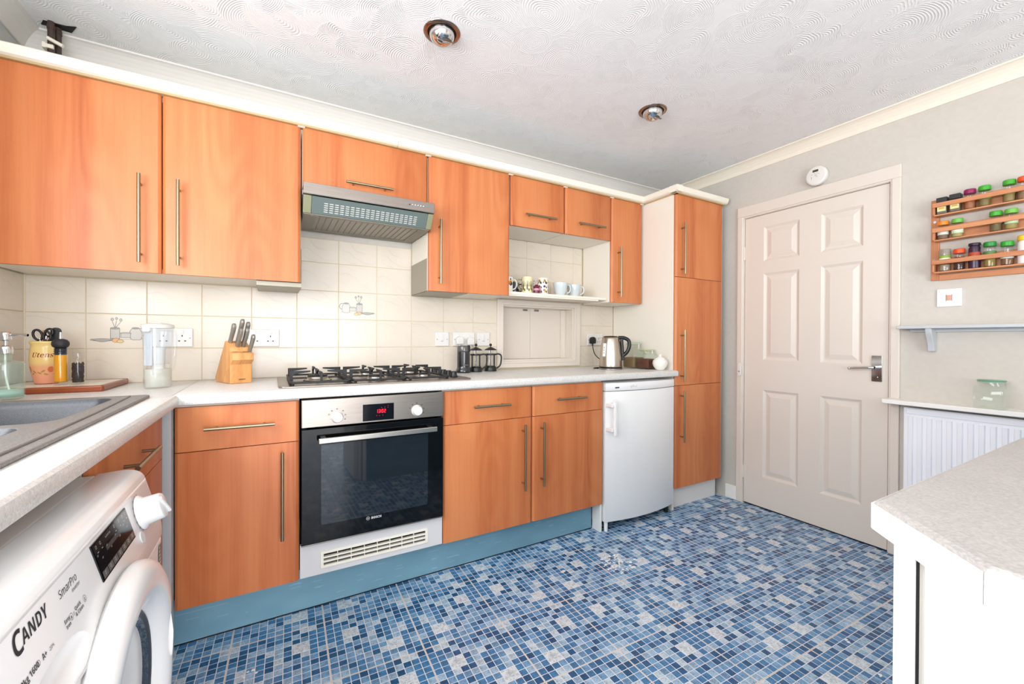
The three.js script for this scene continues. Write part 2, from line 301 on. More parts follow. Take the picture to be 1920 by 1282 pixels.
// ---- floor: printed-mosaic sheets, every small square a bevelled chip over recessed grout
part(floor, 'grout', buv(bb(XL - 0.2, XR + 0.16, -0.12, -0.0007, ZB - 0.16, ZFRONT + 0.16, 0)), mat('#e6e3e2', 0.6));
{
  const SX = 0.3135, SZ = 0.330, NX = 11, NZ = 12, SE = 0.0032, px = (SX - SE) / NX, pz = (SZ - SE) / NZ, O = new THREE.Vector2(0.184, -1.822), a = 0.032, ca = Math.cos(a), sa = Math.sin(a);
  const tones = ['#21608f', '#4787b8', '#76a7ce', '#a4c5de', '#cadce8', '#dfe7ec'].map((h) => new THREE.Color(h)), pick = (k) => (k < 0.2 ? 0 : k < 0.45 ? 1 : k < 0.68 ? 2 : k < 0.88 ? 3 : 4);
  // one sheet's print, repeated by the sheets as the pattern is
  const sheet = Array.from({ length: NZ }, () => Array.from({ length: NX }, () => pick(rnd())));
  const big = [[2, 3], [7, 8]]; for (const [i, j] of big) { sheet[j][i] = sheet[j][i + 1] = sheet[j + 1][i] = sheet[j + 1][i + 1] = -1; sheet[j][i] = 6; }
  const cells = [];
  for (let sx = -3; sx <= 9; sx++) for (let sz = -3; sz <= 11; sz++) for (let j = 0; j < NZ; j++) for (let i = 0; i < NX; i++) {
    const half = (sx * 5 + sz * 3) % 2 !== 0, v = half ? sheet[j][NX - 1 - i] : sheet[j][i]; if (v < 0) { continue; }
    const n = v === 6 ? 2 : 1, mirrored = half && n === 2;
    const u = sx * SX + (i + n / 2 - (mirrored ? 1 : 0)) * px, w = sz * SZ + (j + n / 2) * pz;
    const x = O.x + u * ca - w * sa, z = O.y + u * sa + w * ca;
    if (x < -0.62 || x > XR - 0.004 + (z > -1.745 && z < -0.945 ? 0.03 : 0) || z < -2.05 || z > 1.4) continue;
    cells.push({ x, z, n, c: v === 6 ? 5 : v, g: (i === 0 ? 1 : 0) + (j === 0 ? 2 : 0) });
  }
  camera.updateMatrixWorld(true); camera.updateProjectionMatrix();
  const near = (c) => { const p = new THREE.Vector3(c.x, 0, c.z).project(camera); const inside = p.z < 1 && Math.abs(p.x) < 1.0 && Math.abs(p.y) < 1.0 && p.x < 0.74 && p.x > -0.64; return inside ? Math.hypot(c.x, c.z, 1.134) : 99; };
  cells.forEach((c) => (c.d = near(c))); cells.sort((p, q) => p.d - q.d);
  const chipAt = (n) => { const g = chip(n * px - 0.0026, n * pz - 0.0026, 0.004, 0.0006); g.rotateX(-Math.PI / 2); return g; };
  const geos = { 1: [0, 1, 2, 3].map((k) => buv(chipAt(1), k * 0.07, k * 0.11)), 2: [0, 1].map((k) => buv(chipAt(2), k * 0.09, k * 0.05)) };
  const look = { roughness: 0.3, metalness: 0 }, ms = tones.map((c) => new THREE.MeshPhysicalMaterial({ color: c, map: T.mottle, ...look }));
  const rest = [];
  cells.forEach((c, k) => {
    if (k < 300) {
      const m = shade(new THREE.Mesh(geos[c.n][k % geos[c.n].length], ms[c.c])); m.name = 'mosaic_tile'; m.position.set(c.x, 0, c.z); m.rotation.y = -a; floor.add(m);
    } else {
      const g = chipAt(c.n); g.rotateY(-a); g.translate(c.x, 0, c.z); buv(g);
      const col = new Float32Array(g.attributes.position.count * 3); for (let i = 0; i < col.length; i += 3) { col[i] = tones[c.c].r; col[i + 1] = tones[c.c].g; col[i + 2] = tones[c.c].b; }
      g.setAttribute('color', new THREE.BufferAttribute(col, 3)); rest.push(g);
    }
  });
  const far = shade(new THREE.Mesh(mergeGeometries(rest, false), new THREE.MeshPhysicalMaterial({ color: '#ffffff', map: T.mottle, vertexColors: true, ...look })));
  far.name = 'mosaic_tiles'; far.userData.kind = 'stuff'; floor.add(far);
  // tan seams between the sheets
  const seams = []; for (let s = -3; s <= 10; s++) { const g = new THREE.BoxGeometry(0.0013, 0.001, 4.6).translate(s * SX - SE / 2, -0.0007, 1.0); g.rotateY(-a); seams.push(g); }
  for (let s = -1; s <= 9; s++) { const g = new THREE.BoxGeometry(3.9, 0.001, 0.0013).translate(1.1, -0.0007, s * SZ - SE / 2); g.rotateY(-a); seams.push(g); }
  part(floor, 'sheet_seams', seams.map((g) => g.translate(O.x, 0, O.y)), mat('#d2b08c', 0.7), 'tan seams between the mosaic sheets').userData.kind = 'stuff';
  // chipped, worn-white spots of the print
  const flakes = [], spot = (x, z, r, n) => { for (let k = 0; k < n; k++) {
    const fx = x + rr(-1, 1) * r * (0.3 + 0.7 * rnd()), fz = z + rr(-0.7, 0.7) * r, s = rr(0.003, 0.011), pts = [], m = 7;
    for (let i = 0; i < m; i++) { const t = i / m * 6.283, q = s * rr(0.45, 1.1); pts.push([fx + Math.cos(t) * q * 1.3, fz + Math.sin(t) * q]); }
    flakes.push(extY(poly(pts), -0.0005, 0.0006));
  } };
  spot(1.53, -1.57, 0.12, 46); spot(1.50, -1.57, 0.05, 16); spot(1.846, -1.78, 0.015, 3); spot(1.89, -0.736, 0.012, 3); spot(2.49, -0.83, 0.02, 3); spot(-0.069, -1.659, 0.03, 4); spot(1.24, -1.65, 0.02, 3); spot(1.79, -0.6, 0.012, 2);
  part(floor, 'worn_spots', flakes, mat('#f6f4f0', 0.5), 'white worn spots');
}

// ---- windows, door
function windowIn(name, q, build) { const t = struct(name); build(t, q); return t; }
windowIn('window_1', winA, (t, [z0, y0, z1, y1]) => {  // window over the sink, stretched towards the camera to spread its light
  const x0 = XL - 0.15, x1 = XL - 0.09, zm = (z0 + z1) / 2;
  part(t, 'window_frame', [bb(x0, x1, y0, y0 + 0.05, z0, z1), bb(x0, x1, y1 - 0.05, y1, z0, z1), bb(x0, x1, y0 + 0.05, y1 - 0.05, z0, z0 + 0.05), bb(x0, x1, y0 + 0.05, y1 - 0.05, z1 - 0.05, z1), bb(x0, x1, y0 + 0.05, y1 - 0.05, zm - 0.03, zm + 0.03)], M.white);
  for (const [a, b] of [[z0 + 0.05, zm - 0.03], [zm + 0.03, z1 - 0.05]]) part(t, 'pane', bb(x0 + 0.02, x0 + 0.026, y0 + 0.05, y1 - 0.05, a, b, 0), M.clear);
  part(t, 'window_sill', bb(XL - 0.09, XL + 0.02, y0 - 0.02, y0 + 0.004, z0, z1, 0.004), M.white);
});
windowIn('added_window_2', addedWin, (t, [x0, y0, x1, y1]) => {  // unseen glazing added in the front wall for soft front fill
  const z0 = ZFRONT + 0.06, z1 = ZFRONT + 0.12, xm = (x0 + x1) / 2;
  part(t, 'window_frame', [bb(x0, x1, y0, y0 + 0.07, z0, z1), bb(x0, x1, y1 - 0.07, y1, z0, z1), bb(x0, x0 + 0.07, y0 + 0.07, y1 - 0.07, z0, z1), bb(x1 - 0.07, x1, y0 + 0.07, y1 - 0.07, z0, z1), bb(xm - 0.04, xm + 0.04, y0 + 0.07, y1 - 0.07, z0, z1)], M.white);
  for (const [a, b] of [[x0 + 0.07, xm - 0.04], [xm + 0.04, x1 - 0.07]]) part(t, 'pane', bb(a, b, y0 + 0.07, y1 - 0.07, z0 + 0.02, z0 + 0.026, 0), M.clear);
});
{
  const t = struct('door_1'), z0 = doorO[0] + 0.004, z1 = doorO[2] - 0.006, top = 1.981;
  const panels = []; for (const [a, b] of [[-1.62, -1.388], [-1.28, -1.06]]) for (const [c, d] of [[1.662, 1.905], [0.998, 1.592], [0.205, 0.808]]) panels.push([a, c, b, d]);
  const face = poly([[z0, 0.008], [z1, 0.008], [z1, top], [z0, top]]); for (const q of panels) face.holes.push(holeP(q));
  part(t, 'door_leaf', [extX(face, XR + 0.002, XR + 0.012), bb(XR + 0.012, XR + 0.04, 0.008, top, z0, z1, 0)], M.doorWhite);
  for (const [a, c, b, d] of panels) {                                 // each moulded panel: sloping edge, groove, raised field
    const steps = [[0, 0.002], [0.006, 0.002], [0.02, 0.011], [0.026, 0.0115], [0.052, 0.0045], [0.054, 0.004]], pos = [];
    const ring = ([i, x]) => [[XR + x, c + i, a + i], [XR + x, c + i, b - i], [XR + x, d - i, b - i], [XR + x, d - i, a + i]];
    for (let k = 0; k + 1 < steps.length; k++) { const A = ring(steps[k]), B = ring(steps[k + 1]); for (let i = 0; i < 4; i++) { const j = (i + 1) % 4; pos.push(...A[i], ...B[j], ...A[j], ...A[i], ...B[i], ...B[j]); } }
    const F = ring(steps[steps.length - 1]); pos.push(...F[0], ...F[2], ...F[1], ...F[0], ...F[3], ...F[2]);
    const g = new THREE.BufferGeometry(); g.setAttribute('position', new THREE.Float32BufferAttribute(pos, 3)); g.computeVertexNormals(); part(t, 'door_panel', buv(g), M.doorWhite);
  }
  const lin = 0.002;
  part(t, 'door_frame', [bb(XR - 0.002, XR + 0.12, 0, doorO[3], doorO[0] - lin, doorO[0] + 0.001, 0), bb(XR - 0.002, XR + 0.12, 0, doorO[3], doorO[2] - 0.003, doorO[2] + lin, 0), bb(XR - 0.002, XR + 0.12, top + 0.003, doorO[3] + 0.004, doorO[0], doorO[2], 0), bb(XR + 0.045, XR + 0.07, 0, top, doorO[0], doorO[0] + 0.02, 0), bb(XR + 0.045, XR + 0.07, 0, top, doorO[2] - 0.02, doorO[2], 0)], M.doorWhite);
  // moulded casing round the opening
  const prof = (s, a, b) => [bb(XR - 0.018, XR, a[0], a[1], b[0], b[1], 0.003), s];
  part(t, 'architrave', [bb(XR - 0.016, XR, 0, 1.996, -1.789, -1.752, 0.004), bb(XR - 0.011, XR, 0, 2.0, -1.756, -1.746, 0.003), bb(XR - 0.016, XR, 0, 1.996, -0.938, -0.900, 0.004), bb(XR - 0.011, XR, 0, 2.0, -0.945, -0.934, 0.003), bb(XR - 0.0165, XR, 1.9955, 2.066, -1.7895, -0.8995, 0.004), bb(XR - 0.011, XR, 1.986, 2.0, -1.748, -0.943, 0.003)], M.doorWhite);
  for (const y of [0.22, 1.74]) part(t, 'hinge', [cyl(0.006, 0.006, y - 0.045, y + 0.045, XR - 0.004, doorO[0] + 0.001, 10), bb(XR + 0.0005, XR + 0.0025, y - 0.045, y + 0.045, doorO[0] + 0.003, doorO[0] + 0.03, 0)], M.doorWhite);
  const h = part(t, 'handle', [bb(XR - 0.006, XR + 0.002, 0.912, 1.055, -1.022, -0.975, 0.002), cyl(0.011, 0.009, 0, 0.045, 0, 0, 16).rotateZ(Math.PI / 2).translate(XR, 0.99, -0.998),
    tube([[XR - 0.046, 0.99, -0.995], [XR - 0.05, 0.989, -1.03], [XR - 0.047, 0.985, -1.075], [XR - 0.044, 0.981, -1.108]], 0.0075, 16, 10), sph(0.009, XR - 0.044, 0.981, -1.108), cyl(0.005, 0.005, 0, 0.004, 0, 0, 10).rotateZ(Math.PI / 2).translate(XR - 0.005, 0.935, -0.998)], M.chrome, 'polished chrome lever on a square plate');
  part(t, 'threshold', bb(XR + 0.004, XR + 0.12, 0.0002, 0.006, doorO[0], doorO[2], 0), M.dark, 'dark strip for the shade in the gap below the door');  // dark strip added for the shade under the door; stops light leaking
  part(t, 'latch', bb(XR + 0.006, XR + 0.022, 0.965, 1.01, doorO[2] - 0.005, doorO[2] - 0.002, 0.001), M.steelDark);
}

// ================================================================== CABINETS
function frontGeo(w, h, t = 0.02, r = 0.013) {                        // a post-formed front: rounded upright edges; x 0..w, y 0..h, z -t..0
  const s = new THREE.Shape(); s.moveTo(0, -t); s.lineTo(w, -t); s.lineTo(w, -r); s.absarc(w - r, -r, r, 0, Math.PI / 2); s.lineTo(r, 0); s.absarc(r, -r, r, Math.PI / 2, Math.PI); s.closePath();
  return buv(toCreasedNormals(extY(s, 0, h, 0, 6), 0.7), rr(0, 5), rr(0, 5));
}
function barHandle(len, upright) {                                    // round bar on two posts; centre at the origin, fixed to z = 0
  const h = len / 2, c = h - Math.min(0.035, len * 0.17), z = 0.034;
  const g = [cyl(0.006, 0.006, -h, h, 0, 0, 16).translate(0, 0, z), ...[-c, c].map((y) => rod([0, y, 0], [0, y, z], 0.0045))];
  const m = mg(g); if (!upright) m.rotateZ(Math.PI / 2); return m;
}
const hg = {};
function front(t, name, x0, x1, y0, y1, handle, zf = 0) {
  const d = part(t, name, frontGeo(x1 - x0, y1 - y0), M.cherry); d.position.set(x0, y0, zf);
  if (handle) { const [len, up, hx, hy] = handle, k = len + (up ? 'v' : 'h'); hg[k] ??= barHandle(len, up); const m = part(d, 'handle', hg[k], M.nickel); m.position.set(hx - x0, hy - y0, 0); }
  return d;
}
const shell = (x0, x1, y0, y1, depth, z1 = -0.022, s = 0.018) => [bb(x0, x0 + s, y0, y1, -depth, z1, 0.001), bb(x1 - s, x1, y0, y1, -depth, z1, 0.001), bb(x0 + s, x1 - s, y0, y0 + s, -depth, z1, 0.001), bb(x0 + s, x1 - s, y1 - s, y1, -depth, z1, 0.001), bb(x0 + s, x1 - s, y0 + s, y1 - s, -depth, -depth + 0.008, 0)];
const WD = 0.303, W0 = 1.393, W1 = 2.098;
function wallUnit(label, x0, x1, y0, y1, doors, group) {
  const t = thing('wall_cabinet', label, 'cabinet', [x0, 0, ZW], 0, group), w = x1 - x0;
  part(t, 'carcass', shell(0.0015, w - 0.0015, y0, y1, WD), M.creamPanel);
  for (const [a, b, c, d, h] of doors) front(t, 'door', a - x0, b - x0, c, d, h && [h[0], h[1], h[2] - x0, h[3]]);
  return t;
}
const c1 = wallUnit('wide double wall cabinet with two tall cherry-wood doors, over the water jug at the left', XL + 0.003, 0.117, W0, W1, [[XL + 0.006, -0.3815, W0 - 0.001, W1, [0.34, true, -0.443, 1.596]], [-0.3785, 0.114, W0 - 0.001, W1, [0.34, true, -0.324, 1.594]]]);
wpart(c1, 'heat_shield', [bb(-0.06, 0.1175, W0 - 0.022, W0 - 0.002, ZW - 0.30, ZW - 0.024, 0.001), bb(0.1172, 0.1186, W0 - 0.022, 1.55, ZW - 0.30, ZW - 0.024, 0)], M.shield, 'grey metal heat shield');
wallUnit('short wall cabinet with one wide flap door above the extractor hood', 0.119, 0.713, 1.80, W1, [[0.123, 0.709, 1.823, W1, [0.22, false, 0.414, 1.877]]]);
const c3 = wallUnit('single tall wall cabinet with a metal-clad side, right of the extractor hood', 0.715, 1.211, W0, W1, [[0.718, 1.208, W0 - 0.001, W1, [0.34, true, 0.774, 1.598]]]);
wpart(c3, 'heat_shield', [bb(0.7136, 0.715, W0 - 0.003, 1.565, ZW - 0.30, ZW - 0.024, 0), bb(0.7136, 0.95, W0 - 0.0035, W0 - 0.001, ZW - 0.30, ZW - 0.024, 0)], M.shield, 'grey metal heat shield');
wallUnit('left one of the two short wall cabinets above the mug shelf', 1.213, 1.609, 1.808, W1, [[1.216, 1.606, 1.807, W1, [0.22, false, 1.412, 1.877]]]);
wallUnit('right one of the two short wall cabinets above the mug shelf', 1.611, 2.0, 1.808, W1, [[1.614, 1.997, 1.807, W1, [0.22, false, 1.81, 1.88]]]);
wallUnit('narrow tall wall cabinet between the mug shelf and the white end panel', 2.002, 2.296, W0, W1, [[2.005, 2.293, W0 - 0.001, W1, [0.34, true, 2.06, 1.597]]]);
// tall larder unit
{
  const x0 = 2.312, x1 = 2.808, t = thing('tall_cabinet', 'floor to ceiling cherry-wood larder cabinet with three doors, right of the fridge', 'cabinet', [x0, 0, ZF]), w = x1 - x0;
  part(t, 'carcass', shell(0, w, 0.15, 2.1, 0.58), M.white);
  part(t, 'side_panel', bb(-0.001, 0.0185, 0.0, 2.1, -0.582, -0.0225, 0.001), M.creamPanel, 'white side panel');
  part(t, 'filler_strip', bb(w, w + 0.012, 0.15, 2.09, -0.1, -0.012, 0.001), M.postGrey);
  front(t, 'door', 0.002, w - 0.002, 1.556, 2.098, [0.34, true, 0.05, 1.742]);
  front(t, 'door', 0.002, w - 0.002, 0.835, 1.553, [0.34, true, 0.05, 1.032]);
  front(t, 'door', 0.002, w - 0.002, 0.15, 0.832, [0.34, true, 0.05, 0.63]);
  part(t, 'kickboard', bb(0, w + 0.01, 0, 0.148, -0.07, -0.055, 0.001), M.white, 'white kickboard');
}
// base units
const B0 = 0.172, B1 = 0.888, BS = 0.7285;
function baseUnit(label, x0, x1, dh, vh, pos, turn = 0) {
  const t = thing('base_cabinet', label, 'cabinet', pos || [x0, 0, ZF], turn), w = x1 - x0;
  const sides = shell(0.001, w - 0.001, 0.173, 0.893, 0.56); if (turn) { sides.splice(3, 1, bb(0.02, w - 0.02, 0.86, 0.893, -0.06, -0.022, 0.001)); }   // the sink unit is open above
  part(t, 'carcass', sides, M.creamPanel);
  front(t, 'drawer', 0.002, w - 0.002, BS + 0.0015, B1, dh); front(t, 'door', 0.002, w - 0.002, B0, BS - 0.0015, vh);
  return t;
}
baseUnit('base cabinet with drawer left of the oven, under the knife block', -0.300, 0.097, [0.22, false, 0.2, 0.81], [0.34, true, 0.335, 0.527]);
baseUnit('base cabinet with drawer immediately right of the oven', 0.697, 1.194, [0.20, false, 0.247, 0.808], [0.34, true, 0.435, 0.526]);
baseUnit('base cabinet with drawer immediately left of the white fridge', 1.195, 1.689, [0.20, false, 0.24, 0.813], [0.34, true, 0.053, 0.529]);
baseUnit('base cabinet under the sink worktop, partly hidden by the washing machine', 0, 0.63, [0.24, false, 0.28, 0.811], null, [-0.322, 0, -1.2], Math.PI / 2);
{
  const t = thing('corner_post', 'pale grey upright filler post in the inner corner of the base units', 'filler post', [-0.31, 0, -1.853]);
  wpart(t, 'post', bb(-0.326, -0.3015, 0.0, 0.894, -1.885, -1.833, 0.002), M.postGrey);
}
{
  const t = thing('plinth', 'blue-green painted plinth board under the base cabinets and oven', 'plinth', [0.7, 0, -1.95]);
  wpart(t, 'board', bb(-0.34, 1.672, 0.001, 0.172, -1.966, -1.95, 0.001), M.plinth);
  wpart(t, 'seal', bb(-0.34, 1.672, 0.0, 0.004, -1.95, -1.947, 0.001), M.dark, 'dark strip standing in for the gap along the floor');  // dark strip drawn where the plinth meets the floor
}
{ const t = thing('filler_strip', 'white painted upright strip at the plinth end left of the fridge', 'filler strip', [1.688, 0, -1.9]); wpart(t, 'strip', bb(1.678, 1.692, 0, 0.165, -1.95, -1.88, 0.001), M.white); wpart(t, 'block', bb(1.692, 1.698, 0, 0.165, -1.93, -1.9, 0.001), M.white); }

// ---- cornice over the wall cabinets: moulding lengths with joints
{
  const t = thing('cornice', 'cream cornice moulding along the tops of the cabinets', 'cornice', [0.7, 2.1, ZW]);
  // profile (out, y): dark-gold underside lip and a white front face
  const lip = [[-0.03, 2.0995], [0.012, 2.0995], [0.016, 2.106], [-0.03, 2.106]], face = [[-0.03, 2.106], [0.014, 2.106], [0.026, 2.112], [0.032, 2.124], [0.034, 2.142], [0.028, 2.147], [-0.03, 2.147]];
  const run = (x0, x1) => { wpart(t, 'moulding', extX(poly(face.map(([d, y]) => [ZW + d, y])), x0, x1), M.cornice); wpart(t, 'under_lip', extX(poly(lip.map(([d, y]) => [ZW + d, y])), x0, x1), M.corniceGold, 'tan underside lip'); };
  run(XL + 0.003, 0.5495); run(0.551, 2.29);
  wpart(t, 'moulding', extZ(poly(face.map(([d, y]) => [2.305 - d, y])), ZW, ZF + 0.034), M.cornice);
  wpart(t, 'under_lip', extZ(poly(lip.map(([d, y]) => [2.309 - d * 0.5, y])), ZW + 0.02, ZF + 0.012), M.corniceGold);
  wpart(t, 'moulding', extX(poly(face.map(([d, y]) => [ZF + d, y])), 2.275, 2.824), M.cornice);
  wpart(t, 'under_lip', extX(poly(lip.map(([d, y]) => [ZF + d, y])), 2.30, 2.812), M.corniceGold);
  for (const x of [0.117, 0.714, 1.212, 1.61, 2.001, 2.285]) wpart(t, 'door_stop', bb(x - 0.016, x + 0.014, 2.0955, 2.1, ZW - 0.004, ZW + 0.008, 0.001), M.creamPanel);
}

// ---- worktops
{
  const t = thing('worktop', 'pale speckled worktop along the back wall, under the hob and kettle', 'worktop', [0.7, WB, -2.15]);
  // rolled front edge
  const prof = (zf) => { const s = new THREE.Shape(), r = 0.012; s.moveTo(ZB, WB); s.lineTo(zf - 0.006, WB); s.absarc(zf - 0.006, WB + 0.006, 0.006, -Math.PI / 2, 0); s.lineTo(zf, WT - r); s.absarc(zf - r, WT - r, r, 0, Math.PI / 2); s.lineTo(ZB, WT); s.closePath(); return s; };
  wpart(t, 'slab', buv(toCreasedNormals(extX(prof(-1.842), -0.2985, 2.312), 0.6)), M.worktop);
  const e = thing('worktop', 'pale speckled worktop along the left wall around the dark grey sink', 'worktop', [-0.58, WB, -1.2]);
  const out = poly([[XL, ZB], [-0.300, ZB], [-0.300, 0.35], [XL, 0.35]]);
  out.holes.push(rrect(-0.83, -1.80, -0.385, -0.9, 0.03, THREE.Path));
  wpart(e, 'slab', buv(extY(out, WB, WT, 0)), M.worktop);
  const s = new THREE.Shape(), r = 0.013; s.moveTo(-0.30, WB); s.lineTo(-0.288, WB); s.absarc(-0.288, WB + 0.006, 0.006, -Math.PI / 2, 0); s.lineTo(-0.282, WT - r); s.absarc(-0.282 - r, WT - r, r, 0, Math.PI / 2); s.lineTo(-0.30, WT); s.closePath();
  wpart(e, 'rolled_edge', buv(toCreasedNormals(extZ(s, -1.8415, 0.35), 0.6)), M.worktop);
  wpart(e, 'joint_strip', bb(-0.3005, -0.2975, WT - 0.001, WT + 0.0006, ZB, -1.845, 0), M.postGrey);
}
// ---- inset sink with two bowls and drainer
{
  const t = thing('sink', 'dark grey composite inset sink with bowls and drainer at the left', 'sink', [-0.6, WT, -1.3]);
  const rim = rrect(-0.845, -1.832, -0.354, -0.72, 0.018);
  rim.holes.push(rrect(-0.80, -1.785, -0.43, -1.33, 0.05, THREE.Path)); rim.holes.push(rrect(-0.80, -1.285, -0.455, -1.08, 0.04, THREE.Path));
  wpart(t, 'rim', buv(extY(rim, WT, WT + 0.009, 0.003, 10)), M.granite);
  const ring = (x0, z0, x1, z1, r, y) => { return rloop(x0, z0, x1, z1, r).map((q) => [q[0], y, q[1]]); };
  const bowl = (x0, z0, x1, z1, r, depth) => {
    const R = [[0, 0.008], [0.004, 0.002], [0.012, -0.01], [0.022, -depth + 0.03], [0.03, -depth + 0.008], [0.05, -depth]].map(([i, y]) => ring(x0 + i, z0 + i, x1 - i, z1 - i, Math.max(0.01, r - i * 0.4), WT + y));
    const pos = []; for (let k = 0; k + 1 < R.length; k++) for (let i = 0; i < R[k].length; i++) { const j = (i + 1) % R[k].length; pos.push(...R[k][i], ...R[k][j], ...R[k + 1][j], ...R[k][i], ...R[k + 1][j], ...R[k + 1][i]); }
    const L = R[R.length - 1], c = [(x0 + x1) / 2, WT - depth, (z0 + z1) / 2]; for (let i = 0; i < L.length; i++) pos.push(...L[i], ...L[(i + 1) % L.length], ...c);
    const g = new THREE.BufferGeometry(); g.setAttribute('position', new THREE.Float32BufferAttribute(pos, 3)); g.computeVertexNormals(); return buv(toCreasedNormals(g, 0.8));
  };
  wpart(t, 'bowl', bowl(-0.80, -1.785, -0.43, -1.33, 0.05, 0.17), M.graniteBowlShade);
  wpart(t, 'half_bowl', bowl(-0.80, -1.285, -0.455, -1.08, 0.04, 0.055), M.graniteBowlShade);
  wpart(t, 'drainer_lip', buv(tube([[-0.40, WT + 0.0095, -1.79], [-0.385, WT + 0.0095, -1.4], [-0.38, WT + 0.0095, -0.95], [-0.385, WT + 0.0095, -0.76]], 0.004, 30, 8)), M.granite);
  for (let i = 0; i < 5; i++) wpart(t, 'drainer_rib', buv(tube([[-0.78 + i * 0.075, WT + 0.009, -1.04], [-0.78 + i * 0.075, WT + 0.009, -0.78]], 0.0035, 8, 8)), M.granite);
  for (const z of [-1.56, -1.18]) wpart(t, 'drain', cyl(0.04, 0.04, WT - (z < -1.4 ? 0.17 : 0.055), WT - (z < -1.4 ? 0.167 : 0.052), -0.62, z), M.chrome);
}
// ---- peninsula
{
  const t = thing('peninsula_worktop', 'grey-beige speckled peninsula worktop with clipped corner at the right foreground', 'worktop', [1.7, WB, 0.1]);
  const pts = (i) => [[2.872, -0.23 + i], [0.655 + i * 0.42, -0.23 + i], [0.545 + i, -0.112 + i * 0.42], [0.545 + i, 0.47], [2.872, 0.47]];
  const g = extY(poly(pts(0)), WB, WT, 0.007); wpart(t, 'slab', buv(g), mat('#c8c5c5', 0.35, 0, { map: T.worktop }));
  const b = pts(-0.0012); wpart(t, 'edging', [rodStrip(b[0], b[1]), rodStrip(b[1], b[2], 0.0015), rodStrip(b[2], b[3])], M.whiteGloss, 'white edging strip');
  function rodStrip(p, q, cut = 0) { const dx = q[0] - p[0], dz = q[1] - p[1], L = Math.hypot(dx, dz), m = bb(-L / 2 + cut, L / 2 - cut, WB + 0.001, WT - 0.005, -0.0012, 0.0012, 0.001); m.rotateY(-Math.atan2(dz, dx)); m.translate((p[0] + q[0]) / 2, 0, (p[1] + q[1]) / 2); return m; }
  const u = thing('peninsula_unit', 'white-painted peninsula base unit below the clipped worktop corner', 'cabinet', [1.7, 0, 0.1]);
  wpart(u, 'carcass', extY(poly([[2.87, -0.18], [0.70, -0.18], [0.62, -0.09], [0.62, 0.45], [2.87, 0.45]]), 0.001, WB, 0), M.white);
  wpart(u, 'back_panel', bb(0.66, 2.87, 0.001, WB, -0.205, -0.182, 0.001), M.plinth, 'blue-green painted back panel');
  const board = (a, b, x) => { const dx = b[0] - a[0], dz = b[1] - a[1], L = Math.hypot(dx, dz), m = bb(-L / 2, L / 2, 0.001, WB, -0.009, 0.009, 0.002); m.rotateY(-Math.atan2(dz, dx)); m.translate((a[0] + b[0]) / 2, 0, (a[1] + b[1]) / 2); return m; };
  const P = (t) => [0.654 - 0.671 * t, -0.21 + 0.741 * t];            // along the clipped corner
  wpart(u, 'corner_board', board(P(0), P(0.0345)).translate(0.006, 0, 0.006), M.white);
  wpart(u, 'corner_strip', board(P(0.0393), P(0.0472)).translate(0.0075, 0, 0.0075), mat('#bdb9b0', 0.5));
  wpart(u, 'gap', board(P(0.0345), P(0.0388)).translate(0.0072, 0, 0.0072), M.dark, 'dark strip for the shade in the gap between the boards');  // dark board laid nearly flush to stand for the shade between the boards
  wpart(u, 'corner_panel', board(P(0.048), P(0.079)).translate(0.007, 0, 0.007), M.white);
  wpart(u, 'end_panel', [board(P(0.0793), P(0.118)).translate(0.0062, 0, 0.0062), bb(0.575, 0.593, 0.001, WB, -0.122, 0.45, 0.002)], M.white);
}

